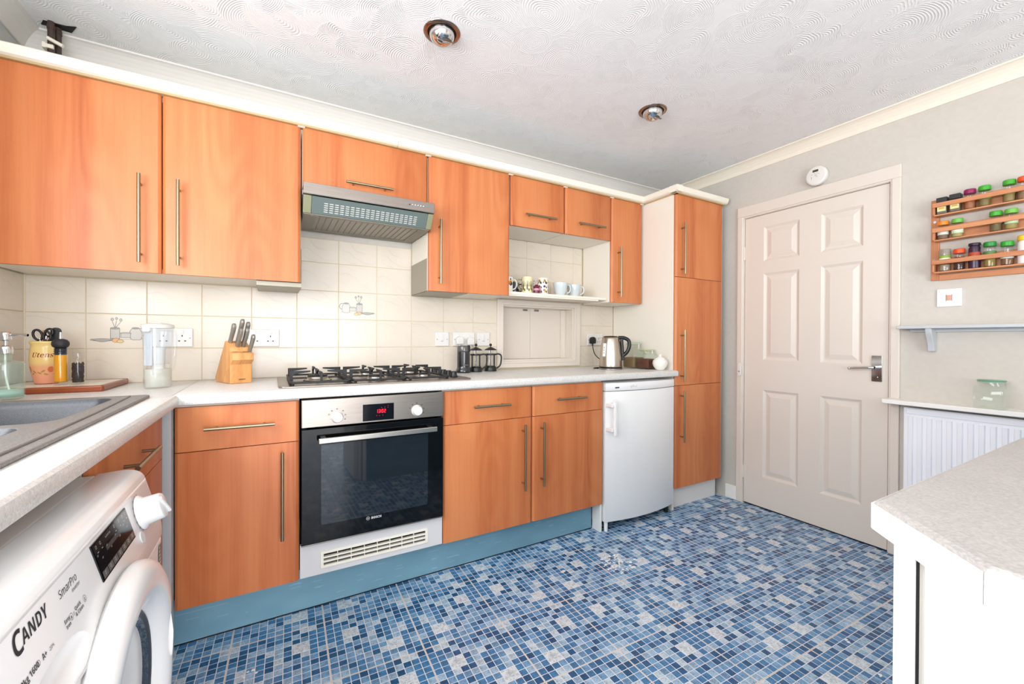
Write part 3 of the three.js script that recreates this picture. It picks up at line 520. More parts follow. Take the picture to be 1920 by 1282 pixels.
// ================================================================== APPLIANCES
// ---- built-in oven
{
  const x0 = 0.101, x1 = 0.692, zf = -1.846, t = thing('oven', 'built-in electric oven with steel control panel and black glass door', 'oven', [0.397, 0.31, zf]);
  const X = [1, 0, 0], Y = [0, 1, 0];
  wpart(t, 'housing', [bb(x0 + 0.006, x1 - 0.006, 0.33, 0.345, -2.38, zf - 0.03, 0), bb(x0 + 0.006, x1 - 0.006, 0.875, 0.888, -2.38, zf - 0.03, 0), bb(x0 + 0.006, x0 + 0.02, 0.33, 0.888, -2.38, zf - 0.03, 0), bb(x1 - 0.02, x1 - 0.006, 0.33, 0.888, -2.38, zf - 0.03, 0), bb(x0 + 0.006, x1 - 0.006, 0.33, 0.888, -2.39, -2.38, 0)], M.dark);
  wpart(t, 'control_panel', bb(x0, x1, 0.779, 0.891, zf - 0.022, zf, 0.003), M.steel);
  wpart(t, 'cavity', [bb(0.15, 0.64, 0.36, 0.37, -2.3, -1.9, 0), bb(0.15, 0.64, 0.72, 0.73, -2.3, -1.9, 0), bb(0.14, 0.15, 0.36, 0.73, -2.3, -1.9, 0), bb(0.64, 0.65, 0.36, 0.73, -2.3, -1.9, 0), bb(0.14, 0.65, 0.36, 0.73, -2.31, -2.3, 0)], mat('#1c222a', 0.4, 0.3));
  for (const y of [0.45, 0.535, 0.62]) {
    const g = [rod([0.155, y, -1.93], [0.635, y, -1.93], 0.003, 6), rod([0.155, y, -2.25], [0.635, y, -2.25], 0.003, 6)]; for (let i = 0; i <= 12; i++) g.push(rod([0.165 + i * 0.0385, y, -1.93], [0.165 + i * 0.0385, y, -2.25], 0.0016, 5));
    wpart(t, 'rack', g, M.steelDark);
  }
  const d = wpart(t, 'door', extZ(ringProfile(rrect(x0 + 0.001, 0.314, x1 - 0.001, 0.772, 0.003), rrect(0.172, 0.383, 0.618, 0.706, 0.006, THREE.Path)), zf - 0.028, zf - 0.001, 0.001), M.blackGloss);
  const o = t.position, onDoor = (n, g, m, l) => { const q = Array.isArray(g) ? mg(g) : g; q.translate(-o.x, -o.y, -o.z); return part(d, n, q, m, l); };
  onDoor('door_glass', bb(0.172, 0.618, 0.383, 0.706, zf - 0.005, zf - 0.001, 0), mat('#39434d', 0.03, 0, { transmission: 0.75, thickness: 0, ior: 1.6 }), 'tinted glass window');
  onDoor('door_handle', [bb(0.160, 0.648, 0.719, 0.741, zf + 0.03, zf + 0.042, 0.003), bb(0.17, 0.19, 0.722, 0.738, zf - 0.001, zf + 0.032, 0.002), bb(0.618, 0.638, 0.722, 0.738, zf - 0.001, zf + 0.032, 0.002)], M.steelPlain, 'brushed steel bar handle');
  onDoor('trim', bb(x0, x1, 0.309, 0.3135, zf - 0.02, zf + 0.001, 0.001), M.steelDark);
  decal(t, 'lettering', 0.10, 0.02, [0.393 - o.x, 0.3725 - o.y, 0.0006], X, Y, 320, (c, w, h) => {
    c.strokeStyle = c.fillStyle = '#d6d8da'; c.lineWidth = 3; c.beginPath(); c.arc(h * 0.6, h / 2, h * 0.34, 0, 6.3); c.stroke(); c.beginPath(); c.moveTo(h * 0.46, h * 0.3); c.lineTo(h * 0.46, h * 0.7); c.moveTo(h * 0.74, h * 0.3); c.lineTo(h * 0.74, h * 0.7); c.moveTo(h * 0.46, h * 0.5); c.lineTo(h * 0.74, h * 0.5); c.stroke();
    c.font = `bold ${h * 0.66}px sans-serif`; c.textBaseline = 'middle'; c.fillText('BOSCH', h * 1.25, h * 0.53);
  });
  for (const x of [0.232, 0.565]) {
    const k = wpart(t, 'knob', [lathe([[0, 0], [0.0245, 0], [0.0245, 0.004], [0.0205, 0.006], [0.0195, 0.022], [0.0185, 0.0235], [0.0165, 0.0235], [0.0155, 0.0215], [0, 0.0215]], 32).rotateX(Math.PI / 2).translate(x, 0.815, zf)], M.plastic);
  }
  wpart(t, 'display', bb(0.333, 0.463, 0.786, 0.857, zf - 0.001, zf + 0.0012, 0.0008), M.blackGloss);
  decal(t, 'clock_digits', 0.124, 0.066, [0.398 - o.x, 0.8215 - o.y, 0.0016], X, Y, 496, (c, w, h) => {
    c.fillStyle = '#04050a'; c.fillRect(0, 0, w, h); c.fillStyle = '#ff2a3c'; c.strokeStyle = '#ff2a3c'; c.lineCap = 'round'; c.lineWidth = 8;
    const seg = { 0: 'abcdef', 1: 'bc', 2: 'abged', 3: 'abgcd' }, L = { a: [0, 0, 1, 0], b: [1, 0, 1, 1], c: [1, 1, 1, 2], d: [0, 2, 1, 2], e: [0, 1, 0, 2], f: [0, 0, 0, 1], g: [0, 1, 1, 1] };
    [['1', 208], ['3', 250], ['0', 300], ['2', 342]].forEach(([n, x]) => { for (const s of seg[n]) { const q = L[s]; c.beginPath(); c.moveTo(x + q[0] * 24, 90 + q[1] * 27); c.lineTo(x + q[2] * 24, 90 + q[3] * 27); c.stroke(); } });
    c.beginPath(); c.arc(287, 105, 4, 0, 6.3); c.arc(287, 130, 4, 0, 6.3); c.fill(); c.fillStyle = '#b01426';
    for (const [a, b] of [[215, 190], [262, 196], [318, 190], [300, 60], [350, 56], [405, 62], [410, 30]]) { c.beginPath(); c.arc(a, b, 6, 0, 6.3); c.fill(); }
  }, { opaque: true, glow: '#ffffff', glowBy: 1.2, rough: 0.1, label: 'red clock digits' });
  const marks = (x, left) => decal(t, 'dial_marks', 0.10, 0.085, [x - o.x, 0.819 - o.y, 0.0004], X, Y, 300, (c, w, h) => {
    c.fillStyle = c.strokeStyle = '#3c3a38'; c.lineWidth = 3; const cx = w / 2, cy = h * 0.55;
    for (const a of [-2.75, -2.2, -1.57, -0.8, -0.2, 0.35]) { const px = cx + Math.cos(a) * w * 0.33, py = cy + Math.sin(a) * w * 0.33; c.strokeRect(px - 7, py - 6, 14, 12); c.beginPath(); c.moveTo(px - 5, py); c.lineTo(px + 5, py); c.stroke(); }
  });
  marks(0.232); marks(0.565);
}
{
  const t = thing('oven_filler_panel', 'white panel with cream ventilation grille below the oven', 'panel', [0.397, 0.175, ZF]);
  wpart(t, 'panel', extZ(ringProfile(rrect(0.098, 0.176, 0.693, 0.307, 0.001), rrect(0.180, 0.207, 0.616, 0.258, 0.002, THREE.Path)), ZF - 0.018, ZF), M.applianceGrey);
  wpart(t, 'grille_frame', extZ(ringProfile(rrect(0.172, 0.199, 0.624, 0.266, 0.004), rrect(0.184, 0.209, 0.612, 0.256, 0.002, THREE.Path)), ZF - 0.006, ZF + 0.004, 0.001), M.cornice);
  wpart(t, 'grille_back', bb(0.18, 0.616, 0.205, 0.26, ZF - 0.04, ZF - 0.03, 0), M.dark);
  for (const y of [0.2225, 0.2395]) wpart(t, 'grille_slat', bb(0.183, 0.613, y - 0.0035, y + 0.0035, ZF - 0.014, ZF + 0.002, 0.001), M.cornice);
  for (let i = 1; i < 8; i++) wpart(t, 'grille_bar', bb(0.184 + i * 0.0535 - 0.0012, 0.184 + i * 0.0535 + 0.0012, 0.209, 0.256, ZF - 0.01, ZF + 0.0015, 0), M.cornice);
}
// ---- gas hob
{
  const t = thing('gas_hob', 'stainless steel gas hob with black cast iron pan supports above the oven', 'hob', [0.44, WT, -2.14]);
  const x0 = 0.022, x1 = 0.862, z0 = -2.40, z1 = -1.895;
  wpart(t, 'plate', buv(extY(rrect(x0, z0, x1, z1, 0.03), WT, WT + 0.007, 0.0025)), M.steel);
  const y = WT + 0.007;
  const burner = (x, z, r) => {
    const b = wpart(t, 'burner', lathe([[0, 0], [r * 1.25, 0], [r * 1.3, 0.003], [r * 1.05, 0.006], [r * 0.95, 0.014], [r, 0.015], [r, 0.018], [0, 0.018]], 32).translate(x, y, z), M.steelPlain);
    part(b, 'burner_cap', lathe([[0, 0.018], [r * 0.86, 0.018], [r * 0.9, 0.021], [r * 0.8, 0.0255], [0, 0.0265]], 32).translate(x - t.position.x, y - t.position.y, z - t.position.z), M.castIron);
  };
  burner(0.185, -2.145, 0.048); burner(0.425, -2.02, 0.04); burner(0.425, -2.27, 0.034); burner(0.655, -2.03, 0.026); burner(0.655, -2.27, 0.036);
  const fin = (L) => poly([[0, 0], [0.014, 0], [0.012, 0.022], [0.02, 0.03], [L - 0.012, 0.036], [L, 0.038], [L, 0.044], [0, 0.044]]);
  const grate = (a, b) => {
    const g = [], c = z0 + 0.03, d = z1 - 0.028, h = y + 0.012, m = (a + b) / 2;
    g.push(extY(ringProfile(rrect(a, c, b, d, 0.02), rrect(a + 0.011, c + 0.011, b - 0.011, d - 0.011, 0.012, THREE.Path)), y + 0.006, y + 0.015, 0.002));
    for (const [px, pz] of [[a + 0.012, c + 0.012], [b - 0.012, c + 0.012], [a + 0.012, d - 0.012], [b - 0.012, d - 0.012]]) g.push(cyl(0.006, 0.007, y, y + 0.008, px, pz, 10));
    const put = (x, z, turn, L) => { const f = ext(fin(L), 0.009, 0.001); f.translate(0, 0, -0.0045); f.rotateY(turn); f.translate(x, h - 0.004, z); g.push(f); };
    const L = (b - a) * 0.34;
    for (const z of [c + 0.12, d - 0.12]) { put(a + 0.004, z, 0, L); put(b - 0.004, z, Math.PI, L); }
    put(m, c + 0.004, -Math.PI / 2, 0.085); put(m, d - 0.004, Math.PI / 2, 0.085);
    put(m, (c + d) / 2 + 0.01, Math.PI / 2 + 3.1416, 0.05); put(m, (c + d) / 2 - 0.01, Math.PI / 2, 0.05); g.push(bb(a + 0.006, b - 0.006, y + 0.008, y + 0.015, (c + d) / 2 - 0.004, (c + d) / 2 + 0.004, 0.001));
    wpart(t, 'pan_support', g, M.castIron);
  };
  grate(0.062, 0.302); grate(0.306, 0.545); grate(0.549, 0.755);
  for (let i = 0; i < 5; i++) {
    const z = -2.31 + i * 0.075;
    wpart(t, 'knob', lathe([[0, 0], [0.021, 0], [0.021, 0.004], [0.017, 0.007], [0.0155, 0.026], [0.014, 0.028], [0, 0.028]], 24).translate(0.808, y, z), M.black);
  }
}
// ---- extractor hood
{
  const t = thing('extractor_hood', 'visor extractor hood with steel fascia under the short flap cabinet', 'extractor hood', [0.416, 1.69, -2.24]);
  const x0 = 0.118, x1 = 0.7125, zf = -2.035;
  wpart(t, 'body', extX(poly([[ZB + 0.003, 1.70], [-2.105, 1.70], [-2.105, 1.798], [ZB + 0.003, 1.798]]), x0 + 0.004, x1 - 0.004), M.hoodGrey);
  wpart(t, 'top_plate', bb(x0 + 0.002, x1 - 0.002, 1.814, 1.82, -2.14, zf - 0.008, 0), M.steelDark);
  wpart(t, 'fascia', bb(x0, x1, 1.772, 1.8195, zf - 0.008, zf, 0.002), M.steel);
  wpart(t, 'fascia_return', bb(x0, x1, 1.769, 1.7725, zf - 0.02, zf, 0.0005), M.steelDark);
  // sloping visor with slots
  const A = new THREE.Vector3(0, 1.766, zf - 0.012), B = new THREE.Vector3(0, 1.701, -2.093), len = A.distanceTo(B), ang = Math.atan2(A.z - B.z, A.y - B.y);
  const sh = rrect(x0 + 0.035, 0, x1 - 0.03, len, 0.006); const cols = 19, rows = 5;
  const slots = []; for (let i = 0; i < cols; i++) for (let j = 0; j < rows; j++) { const cx = x0 + 0.094 + i * 0.0228, cy = 0.014 + j * 0.0098; sh.holes.push(rrect(cx - 0.0088, cy - 0.0025, cx + 0.0088, cy + 0.0025, 0.002, THREE.Path)); }
  const vis = ext(sh, 0.002, 0, 3); vis.rotateX(ang); vis.translate(0, B.y, B.z); wpart(t, 'visor', vis, M.hoodGrey, 'grey-green slotted visor');
  const back = new THREE.BoxGeometry(x1 - x0 - 0.1, len - 0.006, 0.001); back.translate((x0 + x1) / 2, len / 2, -0.0012); back.rotateX(ang); back.translate(0, B.y, B.z); wpart(t, 'visor_lining', back, M.plastic);
  for (const [a, b] of [[x0 + 0.002, x0 + 0.034], [x1 - 0.029, x1 - 0.002]]) { const g = bb(a, b, 0, len, -0.004, 0.004, 0.002); g.rotateX(ang); g.translate(0, B.y, B.z); wpart(t, 'visor_end', g, M.hoodTrim); }
  wpart(t, 'filter_frame', extY(ringProfile(rrect(x0 + 0.006, ZB + 0.02, x1 - 0.006, -2.095, 0.003), rrect(x0 + 0.06, ZB + 0.06, x1 - 0.06, -2.12, 0.004, THREE.Path)), 1.6955, 1.6995), M.filter);
  wpart(t, 'filter_mesh', bb(x0 + 0.06, x1 - 0.06, 1.6982, 1.6996, ZB + 0.06, -2.12, 0), M.steelDark);
  for (let i = 0; i < 17; i++) wpart(t, 'filter_bar', bb(x0 + 0.075 + i * 0.0268, x0 + 0.0785 + i * 0.0268, 1.696, 1.699, ZB + 0.06, -2.12, 0), M.filter);
  for (const x of [x0 + 0.05, x1 - 0.06]) wpart(t, 'filter_catch', bb(x - 0.016, x + 0.016, 1.693, 1.6958, -2.112, -2.104, 0.001), M.steelDark);
  wpart(t, 'indicator', cyl(0.003, 0.003, 0, 0.001, 0, 0, 12).rotateX(Math.PI / 2).translate(0.5855, 1.794, zf + 0.0005), M.black);
  for (let i = 0; i < 5; i++) wpart(t, 'push_button', lathe([[0, 0], [0.0045, 0], [0.0045, 0.006], [0.003, 0.008], [0, 0.008]], 14).rotateX(Math.PI / 2).translate(0.599 + i * 0.0135, 1.794, zf), M.chrome);
}
// ---- fridge
{
  const t = thing('fridge', 'white under-counter fridge with curved door and bar handle', 'fridge', [2.0, 0, -2.1]);
  const x0 = 1.702, x1 = 2.296, zs = -1.868, bow = 0.036, N = 18;
  const bowed = (y0, y1, zb, add) => { const s = new THREE.Shape(); s.moveTo(x0, zb); s.lineTo(x1, zb); for (let i = 0; i <= N; i++) { const q = 1 - i / N, x = x0 + (x1 - x0) * q; s.lineTo(x, zs + add + bow * (1 - Math.pow(2 * q - 1, 2))); } s.closePath(); return toCreasedNormals(extY(s, y0, y1, 0.004), 0.6); };
  wpart(t, 'cabinet', bb(x0 + 0.003, x1 - 0.003, 0.04, 0.83, -2.42, zs - 0.05, 0.004), M.appliance);
  wpart(t, 'top_cap', bowed(0.833, 0.880, -2.42, 0.006), M.appliance);
  wpart(t, 'door', bowed(0.058, 0.829, zs - 0.045, 0.004), M.appliance);
  wpart(t, 'seal', bb(x0 + 0.006, x1 - 0.006, 0.06, 0.83, zs - 0.052, zs - 0.044, 0.001), M.rubber);
  wpart(t, 'door_handle', [bb(1.722, 1.742, 0.575, 0.788, zs + 0.045, zs + 0.062, 0.005, 3), bb(1.704, 1.742, 0.60, 0.622, zs - 0.004, zs + 0.058, 0.004), bb(1.704, 1.742, 0.742, 0.764, zs - 0.004, zs + 0.058, 0.004)], M.appliance);
  wpart(t, 'hinge_foot', cyl(0.011, 0.012, 0.0, 0.06, x0 + 0.02, zs - 0.01, 14), M.appliance);
  for (const [x, z] of [[x1 - 0.03, zs - 0.03], [x0 + 0.03, -2.38], [x1 - 0.03, -2.38]]) wpart(t, 'foot', cyl(0.014, 0.014, 0, 0.042, x, z, 14), M.black);
  wpart(t, 'base_grille', bb(x0 + 0.02, x1 - 0.02, 0.045, 0.055, zs - 0.04, zs - 0.01, 0.001), M.rubber);
  const front = (x) => zs + 0.006 + bow * (1 - Math.pow(2 * (x - x0) / (x1 - x0) - 1, 2));
  const o = t.position;
  wpart(t, 'badge', bb(1.760, 1.812, 0.849, 0.856, front(1.786) - 0.001, front(1.786) + 0.001, 0.0008), M.rubber).rotation.y = 0;
  decal(t, 'control_marks', 0.075, 0.026, [1.905 - o.x, 0.857 - o.y, front(1.905) + 0.0015 - o.z], [1, 0, -0.035], [0, 1, 0], 300, (c, w, h) => {
    c.fillStyle = c.strokeStyle = '#55565a'; c.lineWidth = 4; c.strokeRect(8, 50, 34, 28); c.beginPath(); c.arc(88, 46, 24, 0, 6.3); c.stroke(); c.font = '34px sans-serif'; c.fillText('o', 130, 74); c.fillText('1', 160, 74); c.fillRect(205, 26, 34, 54); c.fillRect(258, 30, 20, 44);
  });
}
// ---- washing machine (front faces the room, +x)
{
  const t = thing('washing_machine', 'white front-loading washing machine standing proud of the left worktop', 'washing machine', [-0.5, 0, -0.895]);
  const z0 = -1.193, z1 = -0.597, zc = -0.895, yc = 0.515;
  const E = new Evaluator(); E.attributes = ['position', 'normal', 'uv'];
  const br = (g) => { let q = g; if (!q.attributes.uv) q = buv(q); const b = new Brush(q); b.updateMatrixWorld(); return b; };
  wpart(t, 'cabinet', bb(-0.80, -0.238, 0.02, 0.832, z0, z1, 0.006), M.appliance);
  wpart(t, 'lid', bb(-0.80, -0.318, 0.833, 0.848, z0 + 0.002, z1 - 0.002, 0.005), mat('#ece4df', 0.35));
  const fs = new THREE.Shape(); fs.moveTo(-0.315, 0.70); fs.lineTo(-0.315, 0.85); fs.lineTo(-0.275, 0.8525); fs.bezierCurveTo(-0.255, 0.852, -0.243, 0.845, -0.2395, 0.83); fs.lineTo(-0.2135, 0.735); fs.bezierCurveTo(-0.211, 0.72, -0.211, 0.71, -0.2115, 0.70); fs.closePath();
  let fas = br(buv(toCreasedNormals(extZ(fs, z0, z1, 0.004, 10), 0.7)));
  const scoop = new THREE.SphereGeometry(1, 32, 20); scoop.scale(0.022, 0.034, 0.085); scoop.rotateZ(-0.26); scoop.translate(-0.205, 0.742, -0.692);
  fas = E.evaluate(fas, br(buv(scoop)), SUBTRACTION);
  const fascia = wpart(t, 'fascia', fas.geometry, M.appliance);
  wpart(t, 'front_panel', bb(-0.24, -0.2125, 0.085, 0.697, z0 + 0.001, z1 - 0.001, 0.005), M.appliance);
  wpart(t, 'kick_panel', bb(-0.24, -0.2135, 0.022, 0.083, z0 + 0.001, z1 - 0.001, 0.004), M.appliance);
  for (const z of [z0 + 0.05, z1 - 0.05]) for (const x of [-0.27, -0.76]) wpart(t, 'foot', cyl(0.02, 0.02, 0, 0.022, x, z, 12), M.rubber);
  // drawer outline
  wpart(t, 'detergent_drawer', [bb(-0.2155, -0.2095, 0.702, 0.7045, -0.79, z1 - 0.004, 0)], M.applianceGrey);
  // door: dished ring, grey trim, dark glass bowl, grip recess
  const turnX = (g) => g.rotateZ(-Math.PI / 2);                       // lathe axis y -> +x
  const ringP = [[0.152, 0.0], [0.236, 0.0], [0.2385, 0.006], [0.238, 0.016], [0.232, 0.026], [0.218, 0.0335], [0.20, 0.0345], [0.182, 0.030], [0.166, 0.019], [0.158, 0.008], [0.152, 0.0]];
  let ring = br(buv(turnX(lathe(ringP, 72))));
  const grip = new THREE.SphereGeometry(1, 28, 18); grip.scale(0.02, 0.062, 0.019); grip.rotateX(-0.12); grip.translate(0.034, 0.03, -0.203);
  ring = E.evaluate(ring, br(buv(grip)), SUBTRACTION);
  const dg = ring.geometry; dg.translate(-0.2125, yc, zc);
  const d = wpart(t, 'door', dg, M.appliance);
  const sub = (n, g, m, l) => { g.translate(-t.position.x, -t.position.y, -t.position.z); return part(d, n, g, m, l); };
  sub('door_trim', turnX(lathe([[0.150, 0.0], [0.1585, 0.0], [0.1585, 0.0085], [0.155, 0.0105], [0.150, 0.009], [0.146, 0.002], [0.150, 0.0]], 64)).translate(-0.2125, yc, zc), M.rubber);
  sub('door_glass', turnX(lathe([[0.149, 0.004], [0.143, 0.006], [0.136, -0.004], [0.122, -0.012], [0.105, -0.02], [0.06, -0.024], [0, -0.025]], 64)).translate(-0.2105, yc, zc), mat('#2b333b', 0.06, 0, { clearcoat: 1, clearcoatRoughness: 0.04 }), 'dark glass porthole');
  // control dial on the sloping fascia
  const N = new THREE.Vector3(0.966, 0.259, 0), U = new THREE.Vector3(-0.259, 0.966, 0), R = new THREE.Vector3(0, 0, -1);
  const onF = (y, z, lift = 0) => { const k = (0.83 - y) / (0.83 - 0.735), x = -0.2395 + k * 0.026; return new THREE.Vector3(x, y, z).addScaledVector(N, lift); };
  const K = lathe([[0, 0], [0.034, 0], [0.0345, 0.003], [0.030, 0.007], [0.0275, 0.01], [0.0255, 0.034], [0.0235, 0.038], [0, 0.0395]], 40);
  const grips = [bb(-0.0035, 0.0035, 0.012, 0.043, -0.0275, 0.0275, 0.003)];
  const kg = mg([K, ...grips.map((g) => g.rotateY(0.7))]); kg.applyMatrix4(new THREE.Matrix4().makeBasis(R, N, U.clone().negate()).setPosition(onF(0.786, -1.092)));
  const knob = wpart(t, 'dial', kg, M.appliance);
  const P = onF(0.7925, -0.940, 0.0006);
  const Pl = (v) => [v.x - t.position.x, v.y - t.position.y, v.z - t.position.z];
  const dm = bb(-0.0845, 0.0845, -0.030, 0.030, -0.001, 0.0012, 0.001); dm.applyMatrix4(new THREE.Matrix4().makeBasis(R, U, N).setPosition(P)); wpart(t, 'display_panel', dm, M.blackGloss);
  const right = [0, 0, -1], up = U.toArray();
  decal(t, 'display_print', 0.164, 0.056, Pl(onF(0.7925, -0.940, 0.0022)), right, up, 744, (c, w, h) => {
    c.fillStyle = '#2a2522'; c.fillRect(0, 0, w, h * 0.26); c.fillStyle = '#0d0d10'; c.fillRect(0, h * 0.26, w, h * 0.5);
    c.fillStyle = '#6b6561'; for (let i = 0; i < 7; i++) c.fillRect(8 + i * 106, h * 0.78, 98, h * 0.2);
    c.fillStyle = '#56524f'; c.fillRect(190, h * 0.33, 330, h * 0.13);
    c.strokeStyle = c.fillStyle = '#c9c7c4'; c.lineWidth = 2.5; c.font = '17px sans-serif';
    for (let i = 0; i < 7; i++) { c.strokeRect(46 + i * 106, h * 0.83, 18, 20); }
    ['30°', '40°', '60°', '90°', '800', '1200', '1600', '2:40'].forEach((s, i) => c.fillText(s, 20 + (i % 2) * 62 + Math.floor(i / 2) * 185, 90 + (i % 2) * 40));
    for (const x of [40, 120, 420, 530, 620, 690]) { c.strokeRect(x, 18, 18, 18); c.fillRect(x + 4, 66, 26, 4); } c.fillText('KG DETECTOR', 230, 36);
  }, { opaque: true, rough: 0.15 });
  decal(t, 'dial_marks', 0.10, 0.085, Pl(onF(0.786, -1.092, 0.0007)), right, up, 460, (c, w, h) => {
    c.fillStyle = c.strokeStyle = '#2c2c2c'; c.lineWidth = 3; const cx = w / 2, cy = h / 2;
    for (let i = 0; i < 15; i++) { const a = i / 15 * 6.283, px = cx + Math.cos(a) * 168, py = cy + Math.sin(a) * 158; c.beginPath(); c.arc(cx + Math.cos(a) * 144, cy + Math.sin(a) * 142, 4, 0, 6.3); c.fill(); c.strokeRect(px - 8, py - 6, 16, 12); }
  });
  decal(t, 'lettering', 0.092, 0.034, Pl(onF(0.812, -0.675, 0.0006)), right, up, 552, (c, w, h) => {
    c.fillStyle = '#2a2b30'; c.textBaseline = 'alphabetic'; c.font = `italic bold ${h * 0.98}px sans-serif`; c.fillText('C', 4, h * 0.9); const m = c.measureText('C').width; c.font = `italic bold ${h * 0.62}px sans-serif`; c.fillText('ANDY', m + 2, h * 0.78);
  });
  decal(t, 'lettering', 0.066, 0.024, Pl(onF(0.806, -0.772, 0.0006)), right, up, 396, (c, w, h) => { c.fillStyle = '#3a3b3d'; c.font = `italic ${h * 0.58}px sans-serif`; c.fillText('SmarPro', 4, h * 0.6); c.font = `${h * 0.3}px sans-serif`; c.fillText('inverter', w * 0.5, h * 0.95); });
  decal(t, 'lettering', 0.07, 0.016, Pl(onF(0.775, -0.765, 0.0006)), right, up, 420, (c, w, h) => { c.fillStyle = c.strokeStyle = '#4a4b4d'; c.lineWidth = 3; c.font = `bold ${h * 0.42}px sans-serif`; c.fillText('Easy', 2, h * 0.5); c.fillText('iron', 2, h * 0.95); c.beginPath(); c.arc(112, h / 2, 26, 0, 6.3); c.stroke(); c.fillText('a', 100, h * 0.66); c.fillText('/', 152, h * 0.7); c.fillText('Quick', 190, h * 0.5); c.fillText('& Clean', 176, h * 0.95); c.beginPath(); c.arc(376, h / 2, 26, 0, 6.3); c.stroke(); c.fillText('z', 366, h * 0.66); });
  decal(t, 'lettering', 0.075, 0.013, Pl(onF(0.774, -0.66, 0.0006)), right, up, 450, (c, w, h) => { c.fillStyle = '#3b3c3e'; c.font = `bold ${h * 0.7}px sans-serif`; c.fillText('9kg', 4, h * 0.75); c.fillText('1600', 110, h * 0.75); c.strokeStyle = '#6a6b6d'; c.lineWidth = 3; c.beginPath(); c.arc(228, h / 2, 18, 0, 6.3); c.stroke(); c.fillText('A+', 280, h * 0.75); c.font = `${h * 0.45}px sans-serif`; c.fillText('-20%', 370, h * 0.75); });
  wpart(t, 'start_button', new THREE.CylinderGeometry(0.011, 0.0115, 0.002, 24).applyMatrix4(new THREE.Matrix4().makeBasis(R, N, U.clone().negate()).setPosition(onF(0.75, -1.055, 0.001))), M.applianceGrey);
  decal(t, 'energy_sticker', 0.022, 0.05, [-0.2113 - t.position.x, 0.66, -1.172 - t.position.z], [0, 0, -1], [0, 1, 0], 88, (c, w, h) => { c.fillStyle = '#8d6f62'; c.fillRect(0, 0, w, h); c.fillStyle = '#d8cdbf'; for (let i = 0; i < 5; i++) c.fillRect(10, 14 + i * 34, 30 + i * 8, 16); }, { opaque: true });
}

// ================================================================== BACK WALL FITTINGS
{
  const t = thing('serving_hatch', 'white framed serving hatch with two closed doors below the mug shelf', 'hatch', [1.625, 0.945, ZB]);
  const [a, b, c, d] = hatchHole, fr = ringProfile(poly([[1.284, 0.946], [1.976, 0.946], [1.976, 1.4], [1.284, 1.4]]), holeP(hatchHole));
  wpart(t, 'frame', ext(fr, 0.016, 0.003).translate(0, 0, ZB - 0.001), M.doorWhite);
  const bead = ringProfile(poly([[a - 0.012, b - 0.012], [c + 0.012, b - 0.012], [c + 0.012, d + 0.012], [a - 0.012, d + 0.012]]), holeP([a, b, c, d])); wpart(t, 'bead', ext(bead, 0.006, 0.002).translate(0, 0, ZB + 0.014), M.doorWhite);
  wpart(t, 'lining', extZ(ringProfile(poly([[a - 0.001, b - 0.001], [c + 0.001, b - 0.001], [c + 0.001, d + 0.001], [a - 0.001, d + 0.001]]), holeP([a + 0.01, b + 0.012, c - 0.01, d - 0.01])), ZB - 0.155, ZB), M.doorWhite);
  const zd = ZB - 0.095, m = 1.607;
  for (const [x0, x1] of [[a + 0.012, m - 0.001], [m + 0.001, c - 0.012]]) wpart(t, 'hatch_door', bb(x0, x1, b + 0.013, d - 0.012, zd - 0.018, zd, 0.002), M.doorWhite);
  for (const x of [m - 0.045, m + 0.05]) wpart(t, 'catch', bb(x - 0.018, x + 0.018, d - 0.028, d - 0.016, zd, zd + 0.008, 0.002), M.steelDark);
  wpart(t, 'stop_bead', [bb(c - 0.05, c - 0.011, b + 0.012, d - 0.011, zd + 0.001, zd + 0.014, 0.002), bb(a + 0.011, a + 0.024, b + 0.012, d - 0.011, zd + 0.001, zd + 0.014, 0.002)], M.doorWhite);
}
const SH = 1.424;
{
  const t = thing('shelf', 'white mug shelf below the two short wall cabinets', 'shelf', [1.6, SH - 0.018, -2.3]);
  wpart(t, 'board', bb(1.2125, 1.998, SH - 0.017, SH, ZB + 0.001, -2.185, 0.003), M.creamPanel);
  wpart(t, 'front_lip', bb(1.2125, 1.93, SH - 0.026, SH - 0.017, -2.205, -2.187, 0.002), M.creamPanel);
}
// sockets and switches
function fitting(label, name, x, y, w, draw) {
  const t = thing(name, label, name === 'wall_socket' ? 'socket' : 'switch', [x, y, ZB]);
  part(t, 'plate', bb(-w / 2, w / 2, -0.0435, 0.0435, 0, 0.0095, 0.004, 3), M.plasticCool);
  draw(t); return t;
}
function outlet(t, cx) {
  part(t, 'pin_holes', [bb(cx - 0.002, cx + 0.002, 0.004, 0.012, 0.0085, 0.0099, 0), bb(cx - 0.0145, cx - 0.0075, -0.018, -0.0135, 0.0085, 0.0099, 0), bb(cx + 0.0075, cx + 0.0145, -0.018, -0.0135, 0.0085, 0.0099, 0)], M.dark);
  part(t, 'rocker', bb(cx - 0.006, cx + 0.006, 0.018, 0.034, 0.008, 0.0125, 0.002), M.plasticCool);
}
const screws = (t, xs) => { for (const x of xs) part(t, 'screw', cyl(0.003, 0.003, 0, 0.0004, 0, 0, 10).rotateX(Math.PI / 2).translate(x, -0.002, 0.0096), M.steelDark); };
const dbl = (t) => { outlet(t, -0.034); outlet(t, 0.034); screws(t, [-0.063, 0.063]); };
fitting('white double wall socket partly behind the water jug', 'wall_socket', -0.394, 1.138, 0.147, dbl);
fitting('white double wall socket behind the knife block', 'wall_socket', -0.04, 1.138, 0.147, dbl);
fitting('white square isolator plate left of the double socket with white plugs', 'wall_switch', 0.905, 1.136, 0.088, (t) => { part(t, 'rocker', bb(-0.008, 0.008, -0.008, 0.026, 0.008, 0.013, 0.002), M.plasticCool); screws(t, [-0.032, 0.032]); part(t, 'mark', bb(-0.008, 0.008, -0.0145, -0.012, 0.009, 0.0098, 0), M.steelDark); });
